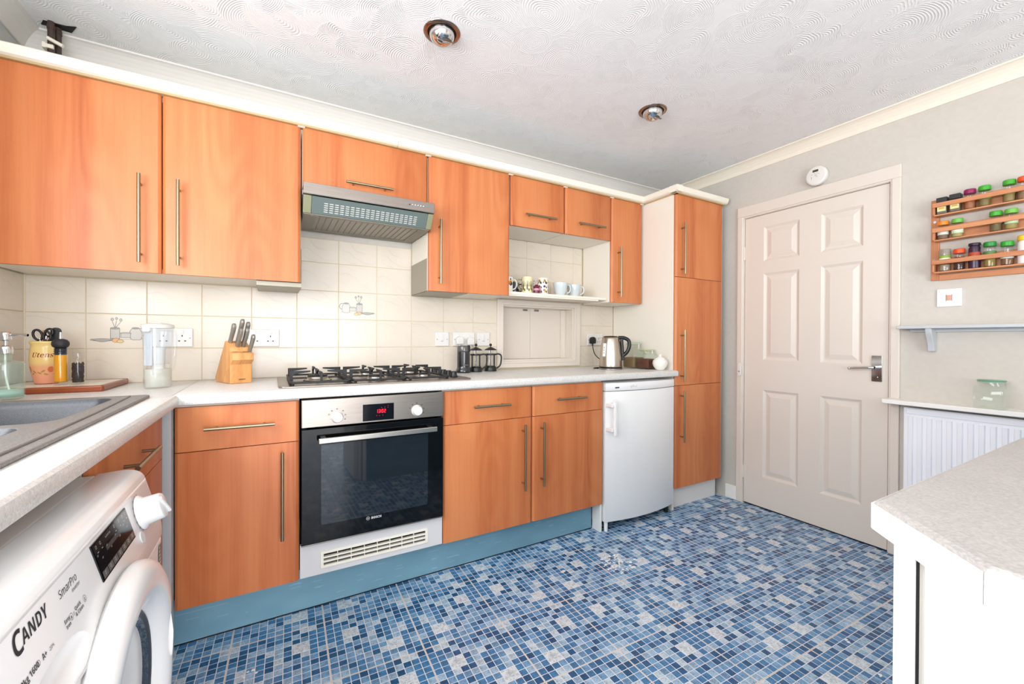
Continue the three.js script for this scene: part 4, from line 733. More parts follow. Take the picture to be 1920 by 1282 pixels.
fitting('white double wall socket holding two white plugs, above the coffee grinder', 'wall_socket', 1.05, 1.136, 0.147, dbl);
fitting('white square isolator plate between the plugged socket and the serving hatch', 'wall_switch', 1.186, 1.136, 0.088, (t) => { part(t, 'rocker', bb(-0.008, 0.008, -0.008, 0.026, 0.008, 0.013, 0.002), M.plasticCool); screws(t, [-0.032, 0.032]); part(t, 'mark', bb(-0.008, 0.008, -0.0145, -0.012, 0.009, 0.0098, 0), M.steelDark); });
fitting('white double wall socket with a black plug, left of the kettle', 'wall_socket', 2.122, 1.136, 0.147, dbl);
function plug(label, x, y, material) {
  const t = thing('plug', label, 'plug', [x, y, ZB + 0.0105]);
  const s = new THREE.Shape(); s.moveTo(-0.022, -0.022); s.lineTo(0.022, -0.022); s.lineTo(0.024, 0.002); s.quadraticCurveTo(0.022, 0.026, 0, 0.027); s.quadraticCurveTo(-0.022, 0.026, -0.024, 0.002); s.closePath();
  part(t, 'body', ext(s, 0.028, 0.005), material); part(t, 'cord_grip', [cyl(0.006, 0.0045, -0.04, -0.02, 0, 0.013, 12), bb(-0.012, 0.012, -0.024, -0.018, 0.006, 0.02, 0.002)], material); return t;
}
plug('white moulded plug, the left one above the coffee grinder', 1.014, 1.126, M.plastic); plug('white moulded plug, the right one above the french presses', 1.087, 1.122, M.plastic);
const kp = plug('black plug of the kettle in the socket beside the hatch', 2.085, 1.13, M.black);
wpart(kp, 'cord', tube([[2.085, 1.092, ZB + 0.024], [2.087, 1.06, ZB + 0.03], [2.10, 1.025, ZB + 0.035], [2.14, 0.992, ZB + 0.04], [2.19, 0.975, ZB + 0.05], [2.21, 0.955, ZB + 0.07], [2.16, 0.9405, -2.33], [2.07, 0.9395, -2.28], [1.96, 0.9395, -2.26], [1.925, 0.9395, -2.22], [1.95, 0.9395, -2.205]], 0.0032, 70, 8), M.black);
// water pipes in the top left corner
{
  const t = thing('water_pipes', 'two dark pipes with clips above the wall cabinet, at the ceiling corner', 'pipes', [-0.738, 2.101, -2.335]);
  for (const [x, z] of [[-0.747, -2.318], [-0.737, -2.347]]) wpart(t, 'pipe', [cyl(0.0105, 0.0105, 2.1, CE - 0.001, x, z, 18), ...[2.19, 2.335].map((y) => cyl(0.0122, 0.0122, y, y + 0.016, x, z, 18))], M.brownPipe);
  for (const [a, y] of [[-0.768, 2.255], [-0.735, 2.215], [-0.755, 2.175]]) wpart(t, 'pipe_clip', [bb(a, a + 0.032, y, y + 0.015, -2.312, -2.302, 0.002), bb(a, a + 0.01, y - 0.003, y + 0.018, -2.33, -2.3, 0.002)], M.cornice);
  wpart(t, 'clip_bar', rod([-0.752, 2.292, -2.303], [-0.708, 2.272, -2.30], 0.007, 8), M.cornice);
  wpart(t, 'ceiling_collar', extY(poly([[-0.785, -2.35], [-0.70, -2.355], [-0.672, -2.305], [-0.705, -2.318], [-0.77, -2.32]]), CE - 0.004, CE, 0), M.dark);
}
// recessed eyeball spotlights
for (const [x, z, label] of [[0.592, -1.609, 'chrome eyeball ceiling spotlight nearest to the camera'], [1.775, -1.589, 'chrome eyeball ceiling spotlight further right, towards the door']]) {
  const t = thing('ceiling_spotlight', label, 'spotlight', [x, CE, z]);
  part(t, 'ring', lathe([[0.056, 0.004], [0.056, -0.003], [0.06, -0.006], [0.071, -0.004], [0.0735, -0.001], [0.0735, 0.0]], 48), mat('#9c8f86', 0.18, 1));
  part(t, 'socket_shadow_gap', lathe([[0.049, 0.004], [0.0565, 0.003], [0.0565, -0.002], [0.0515, -0.001]], 40), M.dark);
  const e = part(t, 'eyeball', mg([sph(0.0515, 0, -0.004, 0, 1, 0.9, 1, 40, 24)]), M.chrome);
  part(e, 'lamp_opening', [lathe([[0.0, -0.0], [0.018, -0.0005], [0.0225, 0.001], [0.0245, 0.004]], 28).rotateX(0.62).translate(0.014, -0.042, 0.02), cyl(0.004, 0.004, -0.002, 0.006, 0.026, 0, 8).rotateX(0.62).translate(0.01, -0.042, 0.02)], M.steelDark);
}

// ================================================================== THINGS ON THE WORKTOP
const BT = WT + 0.022;                                                // top of the serving board
{
  const t = thing('serving_board', 'cream-topped serving board with a reddish wooden edge under the utensil pot', 'board', [-0.70, WT, -2.27]);
  const x0 = -0.862, x1 = -0.545, z0 = -2.43, z1 = -2.105;
  wpart(t, 'top', bb(x0 + 0.014, x1 - 0.014, WT + 0.003, BT, z0 + 0.014, z1 - 0.014, 0.001), mat('#efe7d6', 0.3));
  const wood = mat('#bd8a62', 0.28, 0, { map: T.oak });
  wpart(t, 'edge_rail', buv(bb(x0, x1, WT, BT + 0.001, z1 - 0.0145, z1, 0.006, 3), 0, 0, true), wood);
  wpart(t, 'edge_rail', buv(bb(x0, x1, WT, BT + 0.001, z0, z0 + 0.0145, 0.006, 3), 0, 0, true), wood);
  wpart(t, 'edge_rail', buv(bb(x1 - 0.0145, x1, WT, BT + 0.001, z0 + 0.01, z1 - 0.012, 0.006, 3), 0, 0, true), wood);
  wpart(t, 'edge_rail', buv(bb(x0, x0 + 0.0145, WT, BT + 0.001, z0 + 0.01, z1 - 0.012, 0.006, 3), 0, 0, true), wood);
}
{
  const t = thing('utensil_pot', 'yellow and peach ceramic pot lettered Utensils on the serving board', 'pot', [-0.752, BT + 0.001, -2.29]);
  const g = lathe([[0, 0], [0.031, 0], [0.033, 0.004], [0.038, 0.03], [0.045, 0.068], [0.0465, 0.09], [0.0455, 0.115], [0.043, 0.138], [0.0415, 0.148], [0.0455, 0.155], [0.046, 0.16], [0.0435, 0.163], [0.039, 0.158], [0.038, 0.14], [0.041, 0.09], [0.034, 0.02], [0, 0.008]], 48);
  const p = g.attributes.position, uv = g.attributes.uv; for (let i = 0; i < p.count; i++) uv.setXY(i, uv.getX(i), p.getY(i) / 0.165);
  const m = mat('#ffffff', 0.2, 0, { map: canvasTex(1024, 512, (c, w, h) => {
    const gr = c.createLinearGradient(0, 0, 0, h); gr.addColorStop(0, '#f3d68c'); gr.addColorStop(0.52, '#f4cf86'); gr.addColorStop(0.6, '#f2b183'); gr.addColorStop(1, '#f3a283'); c.fillStyle = gr; c.fillRect(0, 0, w, h);
    for (let k = 0; k < 4; k++) {
      const x = 60 + k * 256; c.font = 'italic bold 76px serif'; c.fillStyle = '#8e3a20'; if (k % 2) c.fillText('Utensils', x - 60, h * 0.38);
      c.fillStyle = '#df7a4c'; c.beginPath(); c.arc(x + 140, h * 0.66, 34, 0, 6.3); c.fill(); c.fillStyle = '#b9904a';
      for (const [a, b, r] of [[20, 380, 0.4], [60, 360, -0.5], [90, 395, 0.3], [190, 390, -0.4], [215, 365, 0.6]]) { c.beginPath(); c.ellipse(x + a, b, 26, 9, r, 0, 6.3); c.fill(); }
    }
  }) });
  part(t, 'body', g, m).rotation.y = -2.22;
  const bx = t.position.x, by = t.position.y, bz = t.position.z;
  const s = thing('scissors', 'black-handled scissors standing in the yellow utensil pot', 'scissors', [bx - 0.012, by, bz]);
  const loop = (x, y, rx, ry, tilt) => tube(Array.from({ length: 14 }, (_, i) => { const a = i / 14 * 6.283, u = Math.cos(a) * rx, v = Math.sin(a) * ry; return [x + u * Math.cos(tilt) - v * Math.sin(tilt), y + u * Math.sin(tilt) + v * Math.cos(tilt), 0]; }), 0.0042, 44, 8, true);
  part(s, 'handle', loop(-0.012, 0.186, 0.012, 0.02, 0.25), M.black); part(s, 'handle', loop(0.018, 0.195, 0.010, 0.015, -0.3), M.black);
  part(s, 'blades', [rod([-0.006, 0.172, 0.0], [0.008, 0.03, 0], 0.004, 6), rod([0.012, 0.182, 0.003], [-0.004, 0.03, 0.003], 0.004, 6)], M.chrome);
  const u1 = thing('spatula', 'broad black utensil handle standing in the yellow utensil pot', 'utensil', [bx + 0.022, by, bz - 0.012]);
  part(u1, 'handle', extZ(rrect(-0.015, 0.15, 0.015, 0.215, 0.014), -0.005, 0.005, 0.002), M.black); part(u1, 'shaft', rod([0, 0.03, 0], [0, 0.16, 0], 0.004), M.black);
  const u2 = thing('wooden_spoon', 'wooden spoon handle behind the scissors in the utensil pot', 'spoon', [bx - 0.012, by, bz - 0.02]);
  part(u2, 'handle', rod([0, 0.02, 0.002], [-0.004, 0.205, -0.006], 0.0042, 8), M.beech);
  const u3 = thing('whisk', 'steel and black utensil standing behind the oil bottle in the utensil pot', 'utensil', [bx + 0.004, by, bz + 0.016]);
  part(u3, 'handle', [rod([0, 0.02, 0], [0.001, 0.165, -0.004], 0.004, 8), tube([[0.001, 0.16, -0.004], [-0.009, 0.18, -0.004], [0.001, 0.20, -0.004], [0.011, 0.18, -0.004]], 0.0036, 30, 8, true)], M.black);
}
{
  const t = thing('oil_bottle', 'slim glass bottle of golden oil with black bulb pourer', 'bottle', [-0.686, BT + 0.001, -2.2]);
  part(t, 'glass', lathe([[0, 0.0], [0.0185, 0.0], [0.0192, 0.004], [0.0192, 0.112], [0.0165, 0.122], [0.0165, 0.134]], 32), M.glass);
  part(t, 'oil', lathe([[0, 0.011], [0.0174, 0.011], [0.0176, 0.015], [0.0176, 0.111], [0, 0.111]], 32), mat('#e59a0a', 0.12));
  part(t, 'collar', [cyl(0.0168, 0.0168, 0.112, 0.136, 0, 0, 28), ...[0.118, 0.126, 0.134].map((y) => lathe([[0.0168, y - 0.002], [0.019, y], [0.0168, y + 0.002]], 28))], mat('#2b2f36', 0.15, 0.2));
  part(t, 'bulb', lathe([[0, 0.134], [0.014, 0.136], [0.022, 0.143], [0.0245, 0.151], [0.0235, 0.16], [0.018, 0.168], [0.007, 0.172], [0, 0.172]], 32), M.rubber.clone ? mat('#26262a', 0.6) : M.black);
  part(t, 'spout', [cyl(0.0045, 0.003, 0.17, 0.196, 0, 0, 14)], M.chrome);
}
{
  const t = thing('pepper_mill', 'small clear mill filled with black peppercorns on the serving board', 'mill', [-0.643, BT + 0.001, -2.215]);
  part(t, 'jar', lathe([[0, 0], [0.018, 0], [0.0186, 0.003], [0.0186, 0.085], [0.0155, 0.092], [0.0155, 0.098]], 30), M.glass);
  part(t, 'peppercorns', (() => { const g = [cyl(0.0155, 0.0155, 0.006, 0.078, 0, 0, 24)]; for (let i = 0; i < 190; i++) { const a = rnd() * 6.283, y = 0.008 + rnd() * 0.073; g.push(new THREE.IcosahedronGeometry(0.0026, 0).translate(Math.cos(a) * 0.0152, y, Math.sin(a) * 0.0152)); } return g; })(), mat('#241a15', 0.6)).userData.kind = 'stuff';
  part(t, 'cap', lathe([[0, 0.094], [0.016, 0.094], [0.0185, 0.098], [0.0185, 0.118], [0.0165, 0.124], [0, 0.1245]], 30), M.clear);
}
{
  const t = thing('soap_dispenser', 'pale green glass soap dispenser with a chrome pump beside the sink', 'dispenser', [-0.708, WT + 0.010, -1.885]);
  part(t, 'bottle', lathe([[0, 0], [0.037, 0], [0.04, 0.004], [0.0408, 0.106], [0.039, 0.112], [0.034, 0.1145], [0.016, 0.118], [0.0135, 0.121], [0.0135, 0.14]], 40), M.glassSolidGreen);
  part(t, 'soap', lathe([[0, 0.006], [0.037, 0.006], [0.0375, 0.03], [0, 0.03]], 32), mat('#cfe3d6', 0.2, 0, { transmission: 0.4 }));
  part(t, 'collar', [lathe([[0, 0.138], [0.016, 0.138], [0.0165, 0.14], [0.0165, 0.158], [0.012, 0.164], [0, 0.164]], 28), cyl(0.0045, 0.0045, 0.16, 0.182, 0, 0, 14)], M.chrome);
  part(t, 'pump', [lathe([[0, 0.178], [0.0125, 0.178], [0.0135, 0.182], [0.0135, 0.2], [0.011, 0.206], [0, 0.207]], 24), tube([[0.006, 0.196, 0], [0.03, 0.198, 0.006], [0.052, 0.196, 0.012]], 0.004, 14, 10)], M.chrome);
  part(t, 'dip_tube', tube([[0, 0.14, 0], [0.002, 0.07, 0.003], [0.014, 0.012, 0.008]], 0.0025, 16, 8), M.plastic);
}
{
  const t = thing('water_jug', 'clear plastic filter jug with a white lid, half full of water', 'jug', [-0.398, WT + 0.0005, -2.175], -0.45);
  const oval = (pts, seg = 48) => { const g = lathe(pts, seg); g.scale(0.92, 1, 1.18); g.computeVertexNormals(); return g; };
  part(t, 'body', oval([[0, 0.002], [0.042, 0.002], [0.0445, 0.008], [0.0455, 0.1], [0.047, 0.18], [0.0495, 0.228], [0.0505, 0.246]]), M.clear);
  part(t, 'water', oval([[0, 0.006], [0.0415, 0.006], [0.043, 0.075], [0, 0.0752]]), mat('#f3f3ec', 0.06, 0, { transmission: 0.55, thickness: 0, ior: 1.33 }));
  part(t, 'hopper', oval([[0.0485, 0.235], [0.046, 0.18], [0.043, 0.105], [0.036, 0.094], [0.02, 0.092], [0.0, 0.092]]), mat('#fafcfe', 0.1, 0, { transmission: 0.9, thickness: 0 }));
  part(t, 'filter_cartridge', lathe([[0, 0.05], [0.018, 0.052], [0.021, 0.06], [0.022, 0.11], [0.0235, 0.16], [0.02, 0.163], [0, 0.163]], 28), M.plastic);
  part(t, 'lid', oval([[0.051, 0.238], [0.0525, 0.245], [0.05, 0.252], [0.03, 0.2575], [0, 0.258]]), M.plastic, 'white lid');
  part(t, 'spout', [bb(-0.014, 0.014, 0.222, 0.25, 0.05, 0.066, 0.006, 3), bb(-0.012, 0.012, 0.257, 0.260, -0.012, 0.004, 0.001)], M.plastic);
  part(t, 'handle', tube([[0, 0.235, -0.055], [0, 0.23, -0.085], [0, 0.15, -0.092], [0, 0.07, -0.075], [0, 0.055, -0.05]], 0.0085, 30, 12), M.clear);
  part(t, 'rib', [bb(-0.015, 0.015, 0.09, 0.235, 0.049, 0.053, 0.002)], mat('#eef2f6', 0.1, 0, { transmission: 0.6 }));
}
{
  const yaw = 1.10, t = thing('knife_block', 'slanted light wood knife block left of the hob', 'knife block', [-0.185, WT + 0.001, -2.36], -yaw + Math.PI / 2 - 0.06);
  // local: +z leans towards the room, x across
  const hw = 0.043, side = poly([[0, 0], [0.168, 0], [0.168, 0.083], [0.192, 0.104], [0.190, 0.134], [0.160, 0.140], [0.155, 0.158], [0.108, 0.186], [-0.004, 0.022]]);
  part(t, 'slab', buv(toCreasedNormals(extX(poly([[0, 0], [0.070, 0], [0.192, 0.104], [0.190, 0.134], [0.160, 0.140], [0.155, 0.158], [0.108, 0.186], [-0.004, 0.022]]), -hw, hw, 0.003), 0.5), 0.3, 0.1), M.beech);
  part(t, 'support', buv(extX(poly([[0.0715, 0.0005], [0.168, 0.0005], [0.168, 0.084]]), -hw, hw, 0.002), 0.05, 0.2), M.beech);
  for (const [x, z] of [[-0.033, 0.02], [0.033, 0.02], [-0.033, 0.15], [0.033, 0.15]]) part(t, 'foot', cyl(0.006, 0.006, -0.0035, 0.001, x, z, 10), M.cornice);
  part(t, 'slots', [bb(-0.034, -0.016, 0.1395, 0.1405, 0.172, 0.176, 0), bb(0.004, 0.028, 0.1388, 0.1398, 0.172, 0.176, 0)], M.dark);
  decal(t, 'maker_stamp', 0.028, 0.009, [0.004, 0.017, 0.1688], [1, 0, 0], [0, 1, 0], 168, (c, w, h) => { c.fillStyle = '#3a2413'; c.font = `bold ${h * 0.8}px sans-serif`; c.fillText('ROBERT', 2, h * 0.8); });
  // knives: [x, z, y at the block, handle length, fatness]
  const D = new THREE.Vector3(0, 0.85, 0.527), toW = (x, y, z) => t.localToWorld(new THREE.Vector3(x, y, z)); t.updateMatrixWorld(true);
  const specs = [[-0.026, 0.116, 0.178, 0.098, 1.05, 'steel-handled knife standing apart at the far left of the knife block'], [0.0, 0.122, 0.175, 0.125, 1.05, 'tallest steel-handled knife, at the back of the knife block'], [0.026, 0.122, 0.175, 0.112, 1.0, 'steel-handled knife at the back right of the knife block'], [-0.008, 0.146, 0.16, 0.095, 1.0, 'steel-handled knife in the middle front row of the knife block'], [0.016, 0.146, 0.16, 0.098, 1.0, 'steel-handled knife right of the middle one in the front row of the block'], [0.033, 0.170, 0.139, 0.088, 0.95, 'short steel-handled knife lowest at the right of the block']];
  for (const [x, z, y, L, f, label] of specs) {
    const k = thing('kitchen_knife', label, 'knife', toW(x, y, z).toArray(), t.rotation.y, 'steel-handled knives in the wooden block');
    const s = new THREE.Shape(); s.moveTo(-0.008, 0); s.bezierCurveTo(-0.0075, L * 0.3, -0.0125, L * 0.6, -0.011, L * 0.86); s.quadraticCurveTo(-0.007, L, 0.004, L); s.quadraticCurveTo(0.012, L * 0.97, 0.0115, L * 0.85); s.bezierCurveTo(0.008, L * 0.6, 0.0065, L * 0.3, 0.0085, 0); s.closePath();
    const tilt = Math.atan2(D.z, D.y);
    const g = ext(s, 0.0145 * f, 0.0045); g.translate(0, 0, -0.0072); g.scale(f, 1, 1); g.rotateY(Math.PI / 2); g.rotateX(tilt); part(k, 'handle', toCreasedNormals(g, 0.9), mat('#98928a', 0.36, 0.55));
    const b = bb(-0.0012, 0.0012, -0.06, 0.012, -0.009, 0.009, 0.0005); b.rotateX(tilt); part(k, 'blade', b, M.chrome);
  }
}
// coffee grinder and two french presses
{
  const t = thing('coffee_grinder', 'black electric coffee grinder with a clear lid behind the hob knobs', 'grinder', [0.992, WT + 0.0005, -2.315]);
  part(t, 'body', lathe([[0, 0], [0.044, 0], [0.0455, 0.006], [0.0445, 0.018], [0.0395, 0.026], [0.038, 0.04], [0.038, 0.122], [0.036, 0.128], [0, 0.128]], 40), mat('#16171b', 0.25, 0, { clearcoat: 0.6 }));
  part(t, 'lid', lathe([[0.0375, 0.126], [0.038, 0.13], [0.0375, 0.155], [0.034, 0.161], [0, 0.162]], 36), mat('#9a9690', 0.1, 0, { transmission: 0.75 }));
  part(t, 'button', bb(0.012, 0.030, 0.125, 0.163, 0.022, 0.036, 0.004), M.black);
  part(t, 'badge', bb(-0.004, 0.016, 0.045, 0.0485, 0.0372, 0.0386, 0.0005), M.chrome);
}
const pressBase = { i: 0 };
function press(x, z, turn, label) {
  const t = thing('french_press', label, 'french press', [x, WT + 0.0005, z], turn, 'black-framed french presses'), r = 0.034;
  part(t, 'base', lathe([[0, 0], [r + 0.003, 0], [r + 0.004, 0.004], [r + 0.002, 0.022], [r, 0.028], [r - 0.004, 0.028], [r - 0.006, 0.012], [0, 0.01]], 36), M.black);
  part(t, 'beaker', lathe([[0, 0.014], [r - 0.004, 0.014], [r - 0.002, 0.02], [r - 0.002, 0.128], [r + 0.001, 0.134]], 36), M.glass);
  part(t, 'frame', [lathe([[r - 0.001, 0.1], [r + 0.002, 0.1], [r + 0.002, 0.109], [r - 0.001, 0.109], [r - 0.001, 0.1]], 36), ...[0.7, 2.4, 3.9, 5.5].map((a) => bb(-0.0028, 0.0028, 0.02, 0.104, r - 0.0005, r + 0.002, 0.0008).rotateY(a))], M.black);
  part(t, 'lid', lathe([[r + 0.004, 0.131], [r + 0.005, 0.134], [r - 0.004, 0.14], [0.012, 0.149], [0.005, 0.151], [0, 0.151]], 36), M.black);
  part(t, 'plunger_knob', [cyl(0.0025, 0.0025, 0.02, 0.158, 0, 0, 8), sph(0.0088, 0, 0.164, 0)], M.black);
  part(t, 'plunger_disc', lathe([[0, 0.03], [r - 0.004, 0.03], [r - 0.004, 0.034], [0, 0.036]], 28), M.steelDark);
  part(t, 'handle', tube([[r, 0.105, 0], [r + 0.018, 0.107, 0], [r + 0.032, 0.098, 0], [r + 0.034, 0.07, 0], [r + 0.026, 0.035, 0], [r + 0.004, 0.016, 0]], 0.005, 36, 10), M.black);
}
press(1.088, -2.345, -0.35, 'left one of the two small french presses, close behind the coffee grinder');
press(1.196, -2.36, -0.35, 'right one of the two small french presses, beside the hatch frame');
// kettle
{
  const t = thing('kettle', 'brushed steel cordless kettle with a black handle near the fridge end', 'kettle', [2.002, WT + 0.0005, -2.145], -0.75);
  part(t, 'base', lathe([[0, 0], [0.077, 0], [0.079, 0.002], [0.079, 0.006], [0.074, 0.008], [0, 0.008]], 48), M.steelPlain);
  part(t, 'base_ring', [lathe([[0.074, 0.007], [0.0775, 0.008], [0.0775, 0.013], [0.074, 0.014]], 48)], M.black);
  part(t, 'body', lathe([[0, 0.0145], [0.0745, 0.0145], [0.0765, 0.02], [0.0755, 0.036], [0.072, 0.1], [0.0645, 0.17], [0.058, 0.205], [0.054, 0.213], [0.05, 0.216]], 56), mat('#c3b8aa', 0.28, 1));
  part(t, 'lid', lathe([[0.051, 0.213], [0.05, 0.219], [0.042, 0.224], [0, 0.226]], 40), M.black);
  part(t, 'spout', [extX(poly([[0, 0.185], [0.030, 0.212], [0, 0.214]]), -0.02, 0.02, 0.003).rotateY(-1.9).translate(-0.052, 0, -0.02)], M.steelPlain);
  const hd = tube([[0.05, 0.213, 0], [0.088, 0.212, 0], [0.118, 0.194, 0], [0.122, 0.155, 0], [0.108, 0.118, 0], [0.078, 0.088, 0]], 0.0125, 44, 14); part(t, 'handle', [hd, rod([0.072, 0.205, 0], [0.082, 0.06, 0], 0.011, 12)], mat('#17171a', 0.3));
  part(t, 'water_gauge', (() => { const g = bb(-0.011, 0.011, 0.075, 0.165, -0.002, 0.003, 0.0025, 3); g.rotateX(-0.107); g.translate(0, 0.012, 0.0835); g.rotateY(-0.61); return g; })(), mat('#e8ecee', 0.2));
  part(t, 'gauge_marks', [0.1, 0.118, 0.136].map((y) => { const g = bb(-0.003, 0.003, y - 0.002, y + 0.002, 0.003, 0.004, 0); g.rotateX(-0.107); g.translate(0, 0.012, 0.0835); g.rotateY(-0.61); return g; }), M.steelDark);
}
function squareJar(name, label, pos, w, h, turn, fill, glass, sealColor, lidGlass = glass) {
  const t = thing(name, label, 'jar', pos, turn), a = w / 2;
  const loop = (s, y, r) => rloop(-a * s, -a * s, a * s, a * s, r * w, 5).map((q) => [q[0], y, q[1]]);
  const loft = (R, cap) => { const pos = []; for (let k = 0; k + 1 < R.length; k++) for (let i = 0; i < R[k].length; i++) { const j = (i + 1) % R[k].length; pos.push(...R[k][i], ...R[k + 1][j], ...R[k][j], ...R[k][i], ...R[k + 1][i], ...R[k + 1][j]); }
    for (const [L, f] of cap) for (let i = 0; i < L.length; i++) { const j = (i + 1) % L.length; pos.push(...(f ? [...L[i], ...L[j], 0, L[0][1], 0] : [...L[j], ...L[i], 0, L[0][1], 0])); }
    const g = new THREE.BufferGeometry(); g.setAttribute('position', new THREE.Float32BufferAttribute(pos, 3)); g.computeVertexNormals(); return buv(toCreasedNormals(g, 0.8)); };
  const B = [loop(0.94, 0, 0.1), loop(1, 0.006, 0.1), loop(1, h * 0.7, 0.1), loop(0.95, h * 0.755, 0.2), loop(0.84, h * 0.79, 0.36), loop(0.82, h * 0.9, 0.38)];
  part(t, 'jar', loft(B, [[B[0], true]]), glass);
  if (fill) { const F = [loop(0.88, 0.006, 0.16), loop(0.95, 0.012, 0.16), loop(0.95, fill[0], 0.16)]; part(t, 'contents', loft(F, [[F[0], true], [F[2], false]]), fill[1]); }
  part(t, 'lid', lathe([[0, h * 0.935], [a * 0.8, h * 0.935], [a * 0.92, h * 0.94], [a * 0.94, h * 0.965], [a * 0.86, h * 0.99], [a * 0.3, h], [0, h]], 36), lidGlass);
  part(t, 'seal', lathe([[a * 0.78, h * 0.9], [a * 0.9, h * 0.905], [a * 0.9, h * 0.93], [a * 0.78, h * 0.935]], 36), sealColor);
  part(t, 'clip', [bb(-0.006, 0.006, h * 0.72, h * 0.95, a * 0.86, a * 0.9, 0.001)], M.chrome);
  return t;
}
squareJar('storage_jar', 'tall square glass clip jar at the back beside the white end panel', [2.247, WT + 0.0005, -2.175], 0.112, 0.186, 0.06, [0.075, mat('#8a6f4c', 0.8)], M.glassGreen, mat('#b9d9b4', 0.4));
squareJar('storage_jar', 'low square glass clip jar of brown coffee in front of the tall jar', [2.249, WT + 0.0005, -2.052], 0.106, 0.137, 0.05, [0.068, mat('#5a2c18', 0.85)], M.glassGreen, mat('#a8b56a', 0.4));
{
  const t = thing('sugar_bowl', 'small round white lidded pot at the worktop end by the larder', 'pot', [2.24, WT + 0.0005, -1.93]);
  part(t, 'bowl', lathe([[0, 0], [0.024, 0], [0.026, 0.003], [0.042, 0.022], [0.049, 0.044], [0.046, 0.062], [0.034, 0.073], [0.029, 0.076]], 40), M.ceramic);
  part(t, 'lid', lathe([[0.033, 0.074], [0.031, 0.079], [0.016, 0.086], [0.008, 0.089], [0.007, 0.093], [0.0105, 0.098], [0.008, 0.104], [0, 0.105]], 36), M.ceramic);
}
// ---- mugs on the shelf
function mug(label, x, z, r, h, material, turn, o = {}) {
  const t = thing(o.name || 'mug', label, 'mug', [x, SH + 0.0005, z], turn, o.group);
  const q = o.flare || [1, 1, 1, 1];
  const cup = lathe([[0, 0.0], [r * q[0] * 0.9, 0.0], [r * q[0], 0.003], [r * q[1], h * 0.35], [r * q[2], h * 0.75], [r * q[3], h], [r * q[3] - 0.002, h + 0.001], [r * q[3] - 0.0035, h - 0.001], [r * q[2] - 0.0035, h * 0.75], [r * q[1] - 0.0035, h * 0.35], [r * q[0] * 0.85, 0.007], [0, 0.006]], 40), cp = cup.attributes.position, cu = cup.attributes.uv;
  for (let i = 0; i < cp.count; i++) cu.setY(i, Math.min(1, Math.max(0, cp.getY(i) / h)));
  part(t, 'cup', cup, material);
  const R = r * (q[2] + q[1]) / 2;
  part(t, 'handle', tube([[R * 0.96, h * 0.84, 0], [R + 0.016, h * 0.86, 0], [R + 0.026, h * 0.62, 0], [R + 0.019, h * 0.32, 0], [R * 0.93, h * 0.2, 0]], o.hr || 0.004, 26, 10), o.handle || material);
  return t;
}
const printed = (bg, draw) => mat('#ffffff', 0.18, 0, { map: canvasTex(1024, 400, (c, w, h) => { c.fillStyle = bg; c.fillRect(0, 0, w, h); draw(c, w, h); }) });
const pansy = printed('#f1ece2', (c, w, h) => { for (let k = 0; k < 5; k++) { const x = 60 + k * 205; for (const [a, b, r, f] of [[0, 260, 60, '#e8a51c'], [-40, 230, 40, '#c9821a'], [45, 225, 40, '#3a2a4a'], [0, 200, 34, '#51356b'], [8, 270, 18, '#4a1d12'], [0, 340, 26, '#3f4f8e']]) { c.fillStyle = f; c.beginPath(); c.arc(x + a, h - b, r, 0, 6.3); c.fill(); } } });
const leafy = printed('#e8dfb4', (c, w, h) => { c.strokeStyle = '#55662a'; c.lineWidth = 9; for (let k = 0; k < 8; k++) { const x = 40 + k * 128; for (let i = 0; i < 9; i++) { const a = -0.3 - i * 0.33; c.strokeStyle = i % 3 ? '#5d6f2c' : '#8a3d2a'; c.beginPath(); c.moveTo(x, h * 0.62); c.lineTo(x + Math.cos(a) * 84, h * 0.62 + Math.sin(a) * 150); c.stroke(); } c.fillStyle = '#6b4a22'; c.fillRect(x - 22, h * 0.62, 44, 70); c.fillStyle = '#7a8436'; c.beginPath(); c.arc(x + 50, h * 0.8, 34, 0, 6.3); c.fill(); } });
const fruit = printed('#f2ece0', (c, w, h) => { for (let k = 0; k < 6; k++) { const x = 40 + k * 172; for (const [a, b, r, f] of [[10, 70, 46, '#b0852f'], [60, 120, 42, '#2f3326'], [-30, 110, 24, '#6b2d4c'], [0, 210, 40, '#5f2a52'], [70, 230, 26, '#3c4a24'], [20, 320, 46, '#c79a34'], [-20, 300, 26, '#6d2a3a'], [80, 340, 30, '#4f2a44']]) { c.fillStyle = f; c.beginPath(); c.ellipse(x + a, b, r, r * 0.72, a, 0, 6.3); c.fill(); } } });
const navy = mat('#2f3340', 0.25);
mug('white mug with a yellow and purple pansy print at the left end of the shelf', 1.258, -2.262, 0.036, 0.093, pansy, -0.2, { group: 'mugs on the shelf', handle: M.ceramic });
mug('dark navy mug behind the pansy mug on the shelf', 1.345, -2.325, 0.033, 0.074, navy, -0.3, { group: 'mugs on the shelf' });
mug('tall cream mug with a leafy green print on the shelf', 1.392, -2.245, 0.0345, 0.102, leafy, 2.4, { group: 'mugs on the shelf' });
mug('tall cream mug with a dark fruit print on the shelf', 1.512, -2.245, 0.0335, 0.103, fruit, 2.6, { group: 'mugs on the shelf' });
mug('pale blue-white teacup, the left and nearer of two', 1.655, -2.25, 0.047, 0.084, M.cupBlue, -0.35, { name: 'teacup', group: 'mugs on the shelf', flare: [0.62, 0.86, 0.98, 1.06], hr: 0.0045 });
mug('pale blue-white teacup, the right one of two at the shelf end', 1.782, -2.27, 0.046, 0.082, M.cupBlue, -0.45, { name: 'teacup', group: 'mugs on the shelf', flare: [0.66, 0.88, 0.98, 1.02], hr: 0.0045 });
